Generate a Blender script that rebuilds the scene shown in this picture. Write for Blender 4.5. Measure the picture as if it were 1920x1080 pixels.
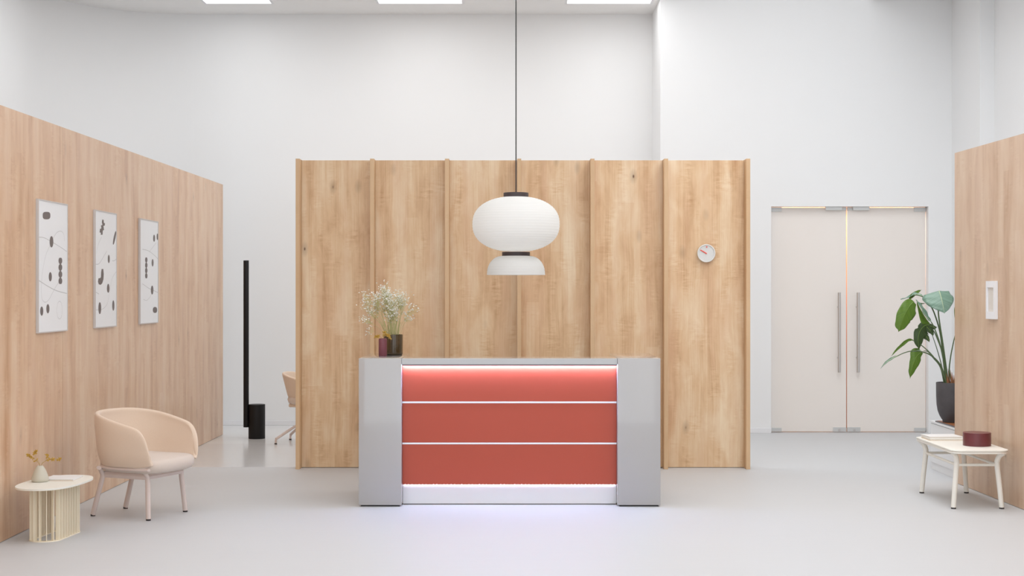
import bpy, bmesh, math, random
from mathutils import Vector, Matrix, noise

# ---------------------------------------------------------------- start clean
for o in list(bpy.data.objects):
    bpy.data.objects.remove(o, do_unlink=True)
C = bpy.context.scene.collection
S = bpy.context.scene
PI = math.pi
random.seed(7)

# ---------------------------------------------------------------- camera
F = 2750.0           # focal length in pixels of the 1920 px frame
H = 1.65             # camera height
cam_d = bpy.data.cameras.new('camera')
cam = bpy.data.objects.new('camera', cam_d)
C.objects.link(cam)
cam.location = (0, 0, H)
cam.rotation_euler = (PI / 2, 0, 0)
cam_d.sensor_width = 36.0
cam_d.lens = F / 1920 * 36.0
cam_d.shift_y = 5 / 1920
cam_d.clip_end = 100
S.camera = cam

# ---------------------------------------------------------------- exposure
S.view_settings.view_transform = 'Standard'
S.view_settings.look = 'None'
S.view_settings.exposure = 0.38
S.view_settings.gamma = 1.0
S.view_settings.use_curve_mapping = False

# ---------------------------------------------------------------- world: even overcast daylight
w = bpy.data.worlds.new('world')
S.world = w
w.use_nodes = True
w.node_tree.nodes['Background'].inputs[0].default_value = (0.93, 0.965, 1.0, 1)
w.node_tree.nodes['Background'].inputs[1].default_value = 1.28

def area(name, loc, size, power, rot=(0, 0, 0), color=(1, 1, 1)):
    d = bpy.data.lights.new(name, 'AREA')
    d.shape = 'RECTANGLE'
    d.size, d.size_y = size
    d.energy = power
    d.color = color
    o = bpy.data.objects.new(name, d)
    C.objects.link(o)
    o.location = loc
    o.rotation_euler = rot
    return o

area('skylight_well_light', (2.92, 10.4, 5.9), (2.3, 8.6), 165, color=(0.95, 0.975, 1.0))
area('front_fill_light', (-1.6, 8.2, 5.0), (5.2, 5.6), 84, color=(0.94, 0.97, 1.0))  # added fill below the closed ceiling, lifts the left half of the hall
area('rear_fill_light', (-2.0, 14.9, 5.0), (5.2, 1.5), 50, color=(0.94, 0.97, 1.0))  # added fill with no opening above it, brightens the alcove wall

# ---------------------------------------------------------------- materials
def srgb(r, g, b):
    f = lambda c: (c / 255 / 12.92) if c / 255 <= 0.04045 else ((c / 255 + 0.055) / 1.055) ** 2.4
    return (f(r), f(g), f(b), 1)

class NT:
    def __init__(self, m):
        self.t = m.node_tree
        self.n = self.t.nodes
        self.l = self.t.links
    def node(self, typ, **kw):
        nd = self.n.new(typ)
        for k, v in kw.items():
            setattr(nd, k, v)
        return nd
    def link(self, a, b):
        self.l.new(a, b)
    def math(self, op, a, b=None, c=None):
        nd = self.n.new('ShaderNodeMath'); nd.operation = op
        for i, v in enumerate((a, b, c)):
            if v is None: continue
            if isinstance(v, (int, float)): nd.inputs[i].default_value = v
            else: self.l.new(v, nd.inputs[i])
        return nd.outputs[0]
    def mix(self, fac, a, b, blend='MIX'):
        nd = self.n.new('ShaderNodeMix'); nd.data_type = 'RGBA'; nd.blend_type = blend
        for s, v in ((nd.inputs[0], fac), (nd.inputs[6], a), (nd.inputs[7], b)):
            if isinstance(v, (int, float)): s.default_value = v
            elif isinstance(v, tuple): s.default_value = v
            else: self.l.new(v, s)
        return nd.outputs[2]
    def noise(self, vec, scale, detail=3, rough=0.5, dist=0.0):
        nd = self.n.new('ShaderNodeTexNoise')
        nd.inputs['Scale'].default_value = scale
        nd.inputs['Detail'].default_value = detail
        nd.inputs['Roughness'].default_value = rough
        nd.inputs['Distortion'].default_value = dist
        if vec is not None: self.l.new(vec, nd.inputs['Vector'])
        return nd.outputs['Fac']
    def comb(self, x, y, z):
        nd = self.n.new('ShaderNodeCombineXYZ')
        for i, v in enumerate((x, y, z)):
            if isinstance(v, (int, float)): nd.inputs[i].default_value = v
            else: self.l.new(v, nd.inputs[i])
        return nd.outputs[0]
    def ramp(self, fac, stops):
        nd = self.n.new('ShaderNodeMapRange')
        nd.clamp = True
        nd.inputs[1].default_value = stops[0]; nd.inputs[2].default_value = stops[1]
        nd.inputs[3].default_value = 0; nd.inputs[4].default_value = 1
        self.l.new(fac, nd.inputs[0])
        return nd.outputs[0]

def mat(name, col, rough=0.5, metal=0.0, coat=0.0, var=0.03, vscale=12.0, bump=0.0, bscale=200.0,
        spec=0.5, trans=0.0, coat_rough=0.05, sheen=0.0):
    m = bpy.data.materials.new(name)
    m.use_nodes = True
    t = NT(m)
    b = m.node_tree.nodes['Principled BSDF']
    tc = t.node('ShaderNodeTexCoord').outputs['Object']
    n = t.noise(tc, vscale, 4, 0.6)
    k = t.math('MULTIPLY_ADD', n, 2 * var, 1 - var)
    c = t.mix(1.0, col, t.comb(k, k, k), 'MULTIPLY')
    t.link(c, b.inputs['Base Color'])
    b.inputs['Roughness'].default_value = rough
    b.inputs['Metallic'].default_value = metal
    b.inputs['Coat Weight'].default_value = coat
    b.inputs['Coat Roughness'].default_value = coat_rough
    b.inputs['Specular IOR Level'].default_value = spec
    b.inputs['Transmission Weight'].default_value = trans
    b.inputs['Sheen Weight'].default_value = sheen
    if bump:
        bn = t.node('ShaderNodeBump')
        bn.inputs['Strength'].default_value = bump
        bn.inputs['Distance'].default_value = 0.002
        t.link(t.noise(tc, bscale, 2, 0.6), bn.inputs['Height'])
        t.link(bn.outputs[0], b.inputs['Normal'])
    return m

def emit(name, col, strength):
    m = bpy.data.materials.new(name)
    m.use_nodes = True
    nt = m.node_tree
    b = nt.nodes['Principled BSDF']
    b.inputs['Base Color'].default_value = (0.8, 0.8, 0.8, 1)
    b.inputs['Emission Color'].default_value = col
    b.inputs['Emission Strength'].default_value = strength
    return m

def wood(name, light, mid, dark, pink, rough=0.42, scale=1.0, knots=1.0, contrast=1.0):
    """laminate wood, grain running along z; across = x + y of the object"""
    m = bpy.data.materials.new(name)
    m.use_nodes = True
    t = NT(m)
    b = m.node_tree.nodes['Principled BSDF']
    tc = t.node('ShaderNodeTexCoord').outputs['Object']
    sep = t.node('ShaderNodeSeparateXYZ'); t.link(tc, sep.inputs[0])
    oi = t.node('ShaderNodeObjectInfo')
    off = t.math('MULTIPLY', oi.outputs['Random'], 37.0)
    u = t.math('ADD', t.math('ADD', sep.outputs[0], sep.outputs[1]), off)
    z = t.math('ADD', sep.outputs[2], off)
    u = t.math('MULTIPLY', u, scale)
    # slow wander of the grain
    wv = t.noise(t.comb(t.math('MULTIPLY', u, 1.6), 0.0, t.math('MULTIPLY', z, 0.9)), 1.0, 2)
    uw = t.math('MULTIPLY_ADD', wv, 0.10, u)
    # staves of the printed decor: each about 11 cm wide with its own tone
    st = t.math('FLOOR', t.math('MULTIPLY', u, 8.7))
    wn = t.node('ShaderNodeTexWhiteNoise'); wn.noise_dimensions = '2D'
    seg = t.math('FLOOR', t.math('MULTIPLY_ADD', z, 0.55, t.math('MULTIPLY', st, 0.37)))
    t.link(t.comb(st, seg, 0.0), wn.inputs['Vector'])
    stave = wn.outputs['Value']
    broad = t.noise(t.comb(t.math('MULTIPLY', uw, 6.5), 3.0, t.math('MULTIPLY', z, 0.6)), 1.0, 3, 0.55)
    fine = t.noise(t.comb(t.math('MULTIPLY', uw, 95.0), 7.0, t.math('MULTIPLY', z, 1.6)), 1.0, 4, 0.6)
    blot = t.noise(t.comb(t.math('MULTIPLY', uw, 7.0), 11.0, t.math('MULTIPLY', z, 3.0)), 1.0, 4, 0.6, 0.4)
    cross = t.noise(t.comb(t.math('MULTIPLY', u, 9.0), 5.0, t.math('MULTIPLY', z, 42.0)), 1.0, 3, 0.6, 0.6)
    crossm = t.noise(t.comb(t.math('MULTIPLY', u, 8.0), 19.0, t.math('MULTIPLY', z, 3.5)), 1.0, 2)
    f = t.math('ADD', t.math('MULTIPLY', t.ramp(broad, (0.28, 0.72)), 0.46),
               t.math('MULTIPLY', t.ramp(fine, (0.25, 0.75)), 0.20))
    f = t.math('ADD', f, t.math('MULTIPLY', stave, 0.17))
    f = t.math('ADD', f, t.math('MULTIPLY', t.ramp(blot, (0.3, 0.7)), 0.24))
    f = t.math('ADD', f, t.math('MULTIPLY', t.math('MULTIPLY', t.ramp(crossm, (0.5, 0.68)),
               t.math('SUBTRACT', t.ramp(cross, (0.35, 0.65)), 0.5)), 0.22))
    f = t.math('MULTIPLY_ADD', t.math('SUBTRACT', f, 0.53), contrast, 0.53)
    cr = t.node('ShaderNodeValToRGB')
    e = cr.color_ramp.elements
    e[0].position = 0.12; e[0].color = dark
    e[1].position = 0.9; e[1].color = light
    em = e.new(0.5); em.color = mid
    t.link(f, cr.inputs[0])
    pk = t.noise(t.comb(t.math('MULTIPLY', u, 6.0), 29.0, t.math('MULTIPLY', z, 0.8)), 1.0, 2)
    col = t.mix(t.math('MULTIPLY', t.ramp(pk, (0.5, 0.72)), 0.45), cr.outputs[0], pink)
    # knots
    vo = t.node('ShaderNodeTexVoronoi'); vo.inputs['Scale'].default_value = 1.0
    vo.inputs['Randomness'].default_value = 1.0
    t.link(t.comb(t.math('MULTIPLY', uw, 4.6), 0.0, t.math('MULTIPLY', z, 2.3)), vo.inputs['Vector'])
    dk = t.math('SUBTRACT', 1.0, t.ramp(vo.outputs['Distance'], (0.015, 0.05)))
    halo = t.math('SUBTRACT', 1.0, t.ramp(vo.outputs['Distance'], (0.02, 0.19)))
    sc = t.node('ShaderNodeSeparateColor'); t.link(vo.outputs['Color'], sc.inputs[0])
    on = t.math('GREATER_THAN', sc.outputs[0], 0.55)
    kf = t.math('MULTIPLY', on, t.math('ADD', t.math('MULTIPLY', dk, 0.5), t.math('MULTIPLY', halo, 0.25)))
    col = t.mix(t.math('MULTIPLY', kf, knots), col, srgb(112, 78, 54))
    t.link(col, b.inputs['Base Color'])
    b.inputs['Roughness'].default_value = rough
    bn = t.node('ShaderNodeBump')
    bn.inputs['Strength'].default_value = 0.08
    bn.inputs['Distance'].default_value = 0.002
    t.link(fine, bn.inputs['Height'])
    t.link(bn.outputs[0], b.inputs['Normal'])
    return m

M = {}
M['wall'] = mat('white_plaster', (0.895, 0.90, 0.905, 1), 0.85, var=0.012, vscale=0.7, bump=0.03, bscale=60, spec=0.2)
M['ceiling'] = mat('ceiling_plaster', (0.94, 0.935, 0.93, 1), 0.9, var=0.012, vscale=0.8, spec=0.2)
M['floor'] = None
M['wood_back'] = wood('hickory_laminate', srgb(242, 219, 187), srgb(225, 189, 148), srgb(195, 149, 106), srgb(222, 180, 145), contrast=1.25, knots=1.5, rough=0.38)
M['wood_post'] = wood('hickory_edge', srgb(228, 196, 158), srgb(216, 180, 139), srgb(198, 158, 118), srgb(210, 174, 140), knots=0.2, contrast=0.6)
M['wood_left'] = wood('oak_laminate', srgb(230, 201, 172), srgb(218, 180, 146), srgb(194, 148, 111), srgb(219, 184, 160), knots=0.9, contrast=1.2, rough=0.3)
M['wood_right'] = wood('maple_laminate', srgb(220, 194, 168), srgb(208, 176, 147), srgb(188, 150, 118), srgb(210, 178, 154), knots=0.9, contrast=1.15, rough=0.33)
M['grey'] = mat('grey_gloss_lacquer', (0.44, 0.425, 0.418, 1), 0.16, coat=1.0, var=0.01, coat_rough=0.03)
M['grey_slab'] = mat('grey_satin_lacquer', (0.48, 0.48, 0.48, 1), 0.18, coat=0.9, var=0.01)
M['red'] = mat('brick_red_panel', (0.44, 0.066, 0.032, 1), 0.38, var=0.02, vscale=3)
M['alu'] = mat('aluminium_strip', (0.86, 0.86, 0.88, 1), 0.35, metal=0.4, var=0.01)
M['white_gloss'] = mat('white_plinth', (0.74, 0.745, 0.76, 1), 0.3, var=0.01)
M['dark_gap'] = mat('black_foot', (0.02, 0.02, 0.022, 1), 0.5)
M['led_pink'] = emit('led_strip_light', (0.42, 0.58, 1.0, 1), 160)
M['led_blue'] = emit('led_dot_light', (0.70, 0.77, 1.0, 1), 30)
M['paper'] = mat('rice_paper', (0.86, 0.855, 0.84, 1), 0.9, var=0.015, vscale=9, bump=0.1, bscale=90, spec=0.2)
def _paper(m):
    nt = m.node_tree; b = nt.nodes['Principled BSDF']; out = nt.nodes['Material Output']
    tr = nt.nodes.new('ShaderNodeBsdfTranslucent'); tr.inputs[0].default_value = (0.9, 0.9, 0.88, 1)
    mx = nt.nodes.new('ShaderNodeMixShader'); mx.inputs[0].default_value = 0.4
    nt.links.new(b.outputs[0], mx.inputs[1]); nt.links.new(tr.outputs[0], mx.inputs[2]); nt.links.new(mx.outputs[0], out.inputs[0])
_paper(M['paper'])
M['cap'] = mat('smoked_oak_ring', (0.055, 0.04, 0.042, 1), 0.5, var=0.15, vscale=40)
M['cable'] = mat('black_cable', (0.03, 0.03, 0.03, 1), 0.6)
M['fabric'] = mat('beige_wool', (0.80, 0.635, 0.50, 1), 0.95, var=0.07, vscale=220, bump=0.5, bscale=420, spec=0.15, sheen=0.25)
M['fabric_seat'] = mat('beige_wool_seat', (0.72, 0.61, 0.53, 1), 0.95, var=0.07, vscale=220, bump=0.5, bscale=420, spec=0.15, sheen=0.25)
M['pink_metal'] = mat('powder_pink_metal', (0.74, 0.62, 0.57, 1), 0.45, var=0.01)
M['foot'] = mat('black_rubber', (0.03, 0.025, 0.025, 1), 0.6)
M['cream'] = mat('cream_metal', (0.96, 0.86, 0.68, 1), 0.45, var=0.01)
M['cream_top'] = mat('cream_top', (0.87, 0.85, 0.77, 1), 0.45, var=0.01)
M['cream_w'] = mat('pale_cream_metal', (0.88, 0.85, 0.78, 1), 0.42, var=0.01)
M['vase_beige'] = mat('greige_ceramic', (0.60, 0.56, 0.46, 1), 0.5, var=0.03)
M['ochre'] = mat('dried_ochre', (0.56, 0.34, 0.055, 1), 0.7, var=0.2, vscale=60)
M['twig'] = mat('dried_twig', (0.52, 0.36, 0.16, 1), 0.8)
M['book_white'] = mat('white_book_cover', (0.86, 0.85, 0.84, 1), 0.5, var=0.01)
M['pages'] = mat('book_pages', (0.80, 0.76, 0.70, 1), 0.8, var=0.06, vscale=200)
M['tan'] = mat('tan_book_cover', (0.72, 0.52, 0.32, 1), 0.6)
M['burgundy'] = mat('burgundy_stained_wood', (0.145, 0.028, 0.034, 1), 0.38, var=0.3, vscale=14, coat=0.15)
M['frame'] = mat('grey_picture_frame', (0.62, 0.58, 0.56, 1), 0.45)
M['print'] = mat('white_print_paper', (0.88, 0.88, 0.885, 1), 0.6, var=0.005)
M['ink'] = mat('taupe_ink', (0.185, 0.155, 0.145, 1), 0.7)
M['ink_line'] = mat('pale_grey_ink', (0.55, 0.54, 0.53, 1), 0.7)
M['black'] = mat('matt_black_metal', (0.006, 0.0055, 0.006, 1), 0.5, spec=0.3)
M['steel'] = mat('brushed_steel', (0.60, 0.58, 0.57, 1), 0.35, metal=0.9, var=0.03, vscale=60)
M['steel_pale'] = mat('satin_patch_fitting', (0.66, 0.665, 0.66, 1), 0.4, metal=0.35)
M['closer'] = mat('silver_door_closer', (0.78, 0.80, 0.80, 1), 0.35, metal=0.2)
M['frost'] = mat('frosted_glass_cream', (0.91, 0.85, 0.80, 1), 0.35, var=0.012, vscale=0.8, coat=0.3, coat_rough=0.25)
M['frost_edge'] = mat('frosted_glass_edge', (0.74, 0.66, 0.50, 1), 0.3)
M['corridor'] = mat('corridor_orange', (0.75, 0.35, 0.16, 1), 0.7)
M['clock'] = mat('clock_white', (0.80, 0.79, 0.76, 1), 0.45)
M['clock_face'] = mat('clock_face', (0.74, 0.74, 0.72, 1), 0.7)
M['clock_side'] = mat('clock_case_grey', (0.52, 0.50, 0.48, 1), 0.5)
M['coral'] = mat('coral_red', (0.85, 0.12, 0.09, 1), 0.5)
M['plum'] = mat('plum_ceramic', (0.205, 0.058, 0.075, 1), 0.45, var=0.05)
M['pot_grey'] = mat('charcoal_fibre_clay', (0.075, 0.068, 0.072, 1), 0.65, var=0.35, vscale=9, bump=0.3, bscale=90)
M['soil'] = mat('dark_soil', (0.03, 0.02, 0.014, 1), 0.9, var=0.3, vscale=80, bump=0.8, bscale=120)
M['tray_wood'] = mat('brown_tray_wood', (0.33, 0.12, 0.045, 1), 0.5, var=0.15, vscale=20)
M['tray_edge'] = mat('slate_tray_edge', (0.16, 0.15, 0.16, 1), 0.5)
M['sheath'] = mat('dry_leaf_sheath', (0.34, 0.15, 0.07, 1), 0.8, var=0.25, vscale=40)
M['stem'] = mat('green_stem', (0.09, 0.14, 0.055, 1), 0.5, var=0.15, vscale=10)
M['gyp_stem'] = mat('pale_green_stalk', (0.55, 0.52, 0.25, 1), 0.7)
M['gyp'] = mat('white_blossom', (0.95, 0.94, 0.88, 1), 0.8)
M['cabinet'] = mat('white_cabinet_lacquer', (0.82, 0.82, 0.825, 1), 0.5, var=0.01)
M['beige_panel'] = mat('pale_beige_mount', (0.74, 0.69, 0.63, 1), 0.6)
M['white_frame'] = mat('white_lacquer_frame', (0.86, 0.86, 0.88, 1), 0.45, var=0.01)
M['sky_glass'] = emit('skylight_diffuser', (1, 1, 1, 1), 2.2)

def leaf_mat(name, c1, c2, rough=0.38):
    m = bpy.data.materials.new(name); m.use_nodes = True
    t = NT(m); b = m.node_tree.nodes['Principled BSDF']
    uv = t.node('ShaderNodeTexCoord').outputs['UV']
    sp = t.node('ShaderNodeSeparateXYZ'); t.link(uv, sp.inputs[0])
    # lateral veins: run out from the rib, slanting forward
    q = t.math('MULTIPLY_ADD', t.math('ABSOLUTE', t.math('SUBTRACT', sp.outputs[0], 0.5)), -0.35, sp.outputs[1])
    vein = t.noise(t.comb(t.math('MULTIPLY', q, 26.0), 0.0, 0.0), 1.0, 2)
    col = t.mix(t.ramp(vein, (0.35, 0.68)), c1, c2)
    t.link(col, b.inputs['Base Color'])
    b.inputs['Roughness'].default_value = rough
    bn = t.node('ShaderNodeBump'); bn.inputs['Strength'].default_value = 0.35
    bn.inputs['Distance'].default_value = 0.004
    t.link(vein, bn.inputs['Height']); t.link(bn.outputs[0], b.inputs['Normal'])
    return m
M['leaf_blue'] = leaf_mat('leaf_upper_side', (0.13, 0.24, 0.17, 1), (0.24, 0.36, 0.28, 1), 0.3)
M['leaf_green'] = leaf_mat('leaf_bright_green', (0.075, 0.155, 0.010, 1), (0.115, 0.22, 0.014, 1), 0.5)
M['leaf_dark'] = leaf_mat('leaf_dark_green', (0.030, 0.062, 0.012, 1), (0.048, 0.088, 0.018, 1), 0.5)  # deeper green for the middle leaves
M['rib_green'] = mat('green_leaf_rib', (0.16, 0.26, 0.04, 1), 0.5)
M['leaf_rib'] = mat('pale_leaf_rib', (0.55, 0.62, 0.40, 1), 0.5)

def ribbed_glass():
    m = mat('olive_brown_glass', (0.13, 0.075, 0.022, 1), 0.12, trans=0.55, coat=0.4, var=0.15, vscale=12)
    return m
M['glass_brown'] = ribbed_glass()

def floor_mat(name, base, rough, spec, scale_x=2.0):
    m = bpy.data.materials.new(name); m.use_nodes = True
    t = NT(m); b = m.node_tree.nodes['Principled BSDF']
    tc = t.node('ShaderNodeTexCoord').outputs['Object']
    sp = t.node('ShaderNodeSeparateXYZ'); t.link(tc, sp.inputs[0])
    n1 = t.noise(t.comb(t.math('MULTIPLY', sp.outputs[0], scale_x), t.math('MULTIPLY', sp.outputs[1], 40.0), 0.0), 1.0, 3)
    n2 = t.noise(tc, 90.0, 3, 0.7)
    n3 = t.noise(tc, 0.8, 3, 0.5)
    k = t.math('ADD', t.math('MULTIPLY_ADD', n1, 0.035, 0.945), t.math('MULTIPLY', n2, 0.05))
    k = t.math('ADD', k, t.math('MULTIPLY', t.math('SUBTRACT', n3, 0.5), 0.03))
    c = t.mix(1.0, base, t.comb(k, k, k), 'MULTIPLY')
    t.link(c, b.inputs['Base Color'])
    b.inputs['Roughness'].default_value = rough
    b.inputs['Specular IOR Level'].default_value = spec
    bn = t.node('ShaderNodeBump'); bn.inputs['Strength'].default_value = 0.08
    bn.inputs['Distance'].default_value = 0.001
    t.link(n2, bn.inputs['Height']); t.link(bn.outputs[0], b.inputs['Normal'])
    return m
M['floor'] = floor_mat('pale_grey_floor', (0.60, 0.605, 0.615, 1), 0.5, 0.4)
M['floor_strip'] = floor_mat('grey_floor_band', (0.68, 0.67, 0.665, 1), 0.2, 0.5)  # band slightly darker than the one behind it
M['floor_far'] = floor_mat('polished_floor_band', (0.78, 0.775, 0.77, 1), 0.16, 0.5)  # paler, smooth band up to the alcove wall

# ---------------------------------------------------------------- mesh helpers
def box(bm, lo, hi, bev=0.0, seg=2):
    x0, y0, z0 = lo; x1, y1, z1 = hi
    vs = [bm.verts.new(p) for p in ((x0, y0, z0), (x1, y0, z0), (x1, y1, z0), (x0, y1, z0),
                                    (x0, y0, z1), (x1, y0, z1), (x1, y1, z1), (x0, y1, z1))]
    fs = [bm.faces.new([vs[i] for i in f]) for f in ((3, 2, 1, 0), (4, 5, 6, 7), (0, 1, 5, 4), (1, 2, 6, 5), (2, 3, 7, 6), (3, 0, 4, 7))]
    if bev > 0:
        es = set(e for f in fs for e in f.edges)
        bmesh.ops.bevel(bm, geom=list(es), offset=bev, segments=seg, profile=0.5, affect='EDGES')
    return bm

def boxbm(lo, hi, bev=0.0, seg=2):
    return box(bmesh.new(), lo, hi, bev, seg)

def smooth_path(pts, n=6):
    """Catmull-Rom through the points"""
    P = [Vector(p) for p in pts]
    if len(P) < 3: return P
    out = []
    for i in range(len(P) - 1):
        p0 = P[i - 1] if i else P[0] * 2 - P[1]
        p1, p2 = P[i], P[i + 1]
        p3 = P[i + 2] if i + 2 < len(P) else P[-1] * 2 - P[-2]
        for k in range(n):
            t = k / n
            out.append(0.5 * ((2 * p1) + (p2 - p0) * t + (2 * p0 - 5 * p1 + 4 * p2 - p3) * t * t + (3 * p1 - p0 - 3 * p2 + p3) * t ** 3))
    out.append(P[-1])
    return out

def tube(bm, pts, r, seg=12, smooth=0, cap=True, flat=1.0, up=None):
    """tube along pts; r a number or function of t in 0..1; flat squeezes the second axis"""
    P = smooth_path(pts, smooth) if smooth else [Vector(p) for p in pts]
    n = len(P)
    rings = []
    T0 = (P[1] - P[0]).normalized()
    ref = Vector(up) if up else (Vector((0, 0, 1)) if abs(T0.z) < 0.9 else Vector((1, 0, 0)))
    A = (ref - T0 * ref.dot(T0)).normalized()
    for i in range(n):
        if i == 0: T = T0
        elif i == n - 1: T = (P[-1] - P[-2]).normalized()
        else: T = ((P[i + 1] - P[i]).normalized() + (P[i] - P[i - 1]).normalized()).normalized()
        A = (A - T * A.dot(T))
        A.normalize()
        B = T.cross(A)
        rr = r(i / (n - 1)) if callable(r) else r
        rings.append([bm.verts.new(P[i] + A * math.cos(2 * PI * k / seg) * rr + B * math.sin(2 * PI * k / seg) * rr * flat) for k in range(seg)])
    for i in range(n - 1):
        for k in range(seg):
            bm.faces.new((rings[i][k], rings[i][(k + 1) % seg], rings[i + 1][(k + 1) % seg], rings[i + 1][k]))
    if cap:
        bm.faces.new(rings[0][::-1]); bm.faces.new(rings[-1])
    return bm

def lathe(bm, prof, c=(0, 0, 0), seg=48, mod=None):
    """prof: (r, z) list; mod(k) scales the radius for ribbing"""
    rings = []
    for r, z in prof:
        if r < 1e-5:
            rings.append([bm.verts.new((c[0], c[1], c[2] + z))])
        else:
            rings.append([bm.verts.new((c[0] + r * (mod(k) if mod else 1) * math.cos(2 * PI * k / seg),
                                        c[1] + r * (mod(k) if mod else 1) * math.sin(2 * PI * k / seg), c[2] + z)) for k in range(seg)])
    for a, b in zip(rings, rings[1:]):
        for k in range(seg):
            k2 = (k + 1) % seg
            if len(a) == 1 and len(b) == 1: continue
            if len(a) == 1: bm.faces.new((a[0], b[k2], b[k]))
            elif len(b) == 1: bm.faces.new((a[k], a[k2], b[0]))
            else: bm.faces.new((a[k], a[k2], b[k2], b[k]))
    return bm

def prism(bm, pts, z0, z1, bev=0.0, seg=3):
    """closed outline (x, y) extruded from z0 to z1"""
    lo = [bm.verts.new((x, y, z0)) for x, y in pts]
    hi = [bm.verts.new((x, y, z1)) for x, y in pts]
    fb = bm.faces.new(lo[::-1]); ft = bm.faces.new(hi)
    n = len(pts)
    for i in range(n):
        bm.faces.new((lo[i], lo[(i + 1) % n], hi[(i + 1) % n], hi[i]))
    if bev:
        es = list(fb.edges) + list(ft.edges)
        bmesh.ops.bevel(bm, geom=es, offset=bev, segments=seg, profile=0.5, affect='EDGES')
    return bm

def obj(name, bm, m, parent=None, smooth=False, world=False, mods=None, angle=35):
    bmesh.ops.recalc_face_normals(bm, faces=bm.faces)
    if parent is not None and world:
        inv = Matrix.LocRotScale(parent.location, parent.rotation_euler, None).inverted()
        # the parent is top-level, or a part whose own frame equals its parent's
        p = parent
        if p.parent: inv = Matrix.LocRotScale(p.parent.location, p.parent.rotation_euler, None).inverted()
        bmesh.ops.transform(bm, matrix=inv, verts=bm.verts)
    me = bpy.data.meshes.new(name)
    bm.to_mesh(me); bm.free()
    me.materials.append(m)
    if smooth:
        for p in me.polygons: p.use_smooth = True
        if smooth == 'auto':
            me.set_sharp_from_angle(angle=math.radians(angle))
    o = bpy.data.objects.new(name, me)
    C.objects.link(o)
    if parent is not None: o.parent = parent
    return o

def thing(name, label, cat, loc=(0, 0, 0), rz=0.0, group=None):
    o = bpy.data.objects.new(name, None); C.objects.link(o)
    o.empty_display_size = 0.1
    o.location = loc; o.rotation_euler = (0, 0, rz)
    if label: o['label'] = label
    if cat: o['category'] = cat
    if group: o['group'] = group
    return o

def tag(o, label, cat, group=None):
    o['label'] = label; o['category'] = cat
    if group: o['group'] = group
    return o

def struct(name, bm, m, smooth=False):
    o = obj(name, bm, m, None, smooth)
    o['kind'] = 'structure'
    return o

# ================================================================ THE ROOM
XL, XR = -5.4, 5.1
ZC = 5.04
# floor bands
struct('floor', boxbm((XL - 0.6, -4, -0.1), (6.2, 13.72, 0)), M['floor'])
struct('floor', boxbm((0.0, 13.72, -0.1), (6.2, 18.6, 0)), M['floor'])
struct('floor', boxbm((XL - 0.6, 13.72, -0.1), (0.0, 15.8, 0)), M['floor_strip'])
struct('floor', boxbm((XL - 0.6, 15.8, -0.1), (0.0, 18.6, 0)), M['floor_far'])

# left wall + rounded corner + alcove back wall, one continuous skin with thickness
def wall_skin(path, z0, z1, t):
    bm = bmesh.new()
    P = [Vector((x, y, 0)) for x, y in path]
    n = len(P); inn = []; out = []
    for i in range(n):
        a = P[max(i - 1, 0)]; b = P[min(i + 1, n - 1)]
        d = (b - a).normalized(); nrm = Vector((-d.y, d.x, 0))
        inn.append(P[i]); out.append(P[i] + nrm * t)
    poly = [(p.x, p.y) for p in inn] + [(p.x, p.y) for p in reversed(out)]
    lo = [bm.verts.new((x, y, z0)) for x, y in poly]; hi = [bm.verts.new((x, y, z1)) for x, y in poly]
    m = len(poly)
    for i in range(m):
        bm.faces.new((lo[i], lo[(i + 1) % m], hi[(i + 1) % m], hi[i]))
    for i in range(n - 1):
        bm.faces.new((hi[i], hi[i + 1], hi[m - 2 - i], hi[m - 1 - i]))
        bm.faces.new((lo[m - 1 - i], lo[m - 2 - i], lo[i + 1], lo[i]))
    return bm
RC = 1.5
arc = [(XL + RC - RC * math.cos(a), 17.98 - RC + RC * math.sin(a)) for a in [PI / 2 * k / 16 for k in range(17)]]
o = struct('wall_left', wall_skin([(XL, 0.5)] + arc, 0, 6.4, 0.2), M['wall'], 'auto')
struct('wall_back', boxbm((XL + RC, 17.98, 0), (1.72, 18.2, 6.4)), M['wall'])

# nearer back wall on the right with the door opening
DX0, DX1, DZ = 3.004, 4.827, 2.627
bm = bmesh.new()
box(bm, (1.72, 17.0, 0), (DX0, 18.2, 6.4))
box(bm, (DX1, 17.0, 0), (6.2, 18.2, 6.4))
box(bm, (DX0, 17.0, DZ), (DX1, 18.2, 6.4))
struct('wall_back_right', bm, M['wall'])
struct('wall_corridor', boxbm((DX0, 17.6, 0), (DX1, 17.7, DZ)), M['corridor'])
# right side wall: pilaster face, step, recessed face
bm = bmesh.new()
box(bm, (5.1, 15.99, 0), (6.2, 17.0, 6.4))
box(bm, (5.26, 0.5, 0), (6.2, 15.99, 6.4))
struct('wall_right', bm, M['wall'])
# ceiling with the skylight well on the right and three lay lights in front of the alcove wall
PANELS = [(-3.64, -2.81), (-1.6, -0.56), (0.62, 1.66)]
PY0, PY1 = 15.7, 17.36
bm = bmesh.new()
T = 0.25
box(bm, (XL - 0.2, 3.0, ZC), (1.72, PY0, ZC + T))
box(bm, (XL - 0.2, PY1, ZC), (1.72, 18.2, ZC + T))
xs = [XL - 0.2] + [v for p in PANELS for v in p] + [1.72]
for i in range(0, len(xs), 2):
    box(bm, (xs[i], PY0, ZC), (xs[i + 1], PY1, ZC + T))
box(bm, (4.12, 3.0, ZC), (6.2, 17.0, ZC + T))
box(bm, (1.72, 3.0, ZC), (4.12, 5.8, ZC + T))
struct('ceiling', bm, M['ceiling'])
bm = bmesh.new()
box(bm, (1.62, 5.8, ZC + T), (1.72, 17.0, 6.4)); box(bm, (4.12, 5.8, ZC + T), (4.22, 17.0, 6.4))
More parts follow.
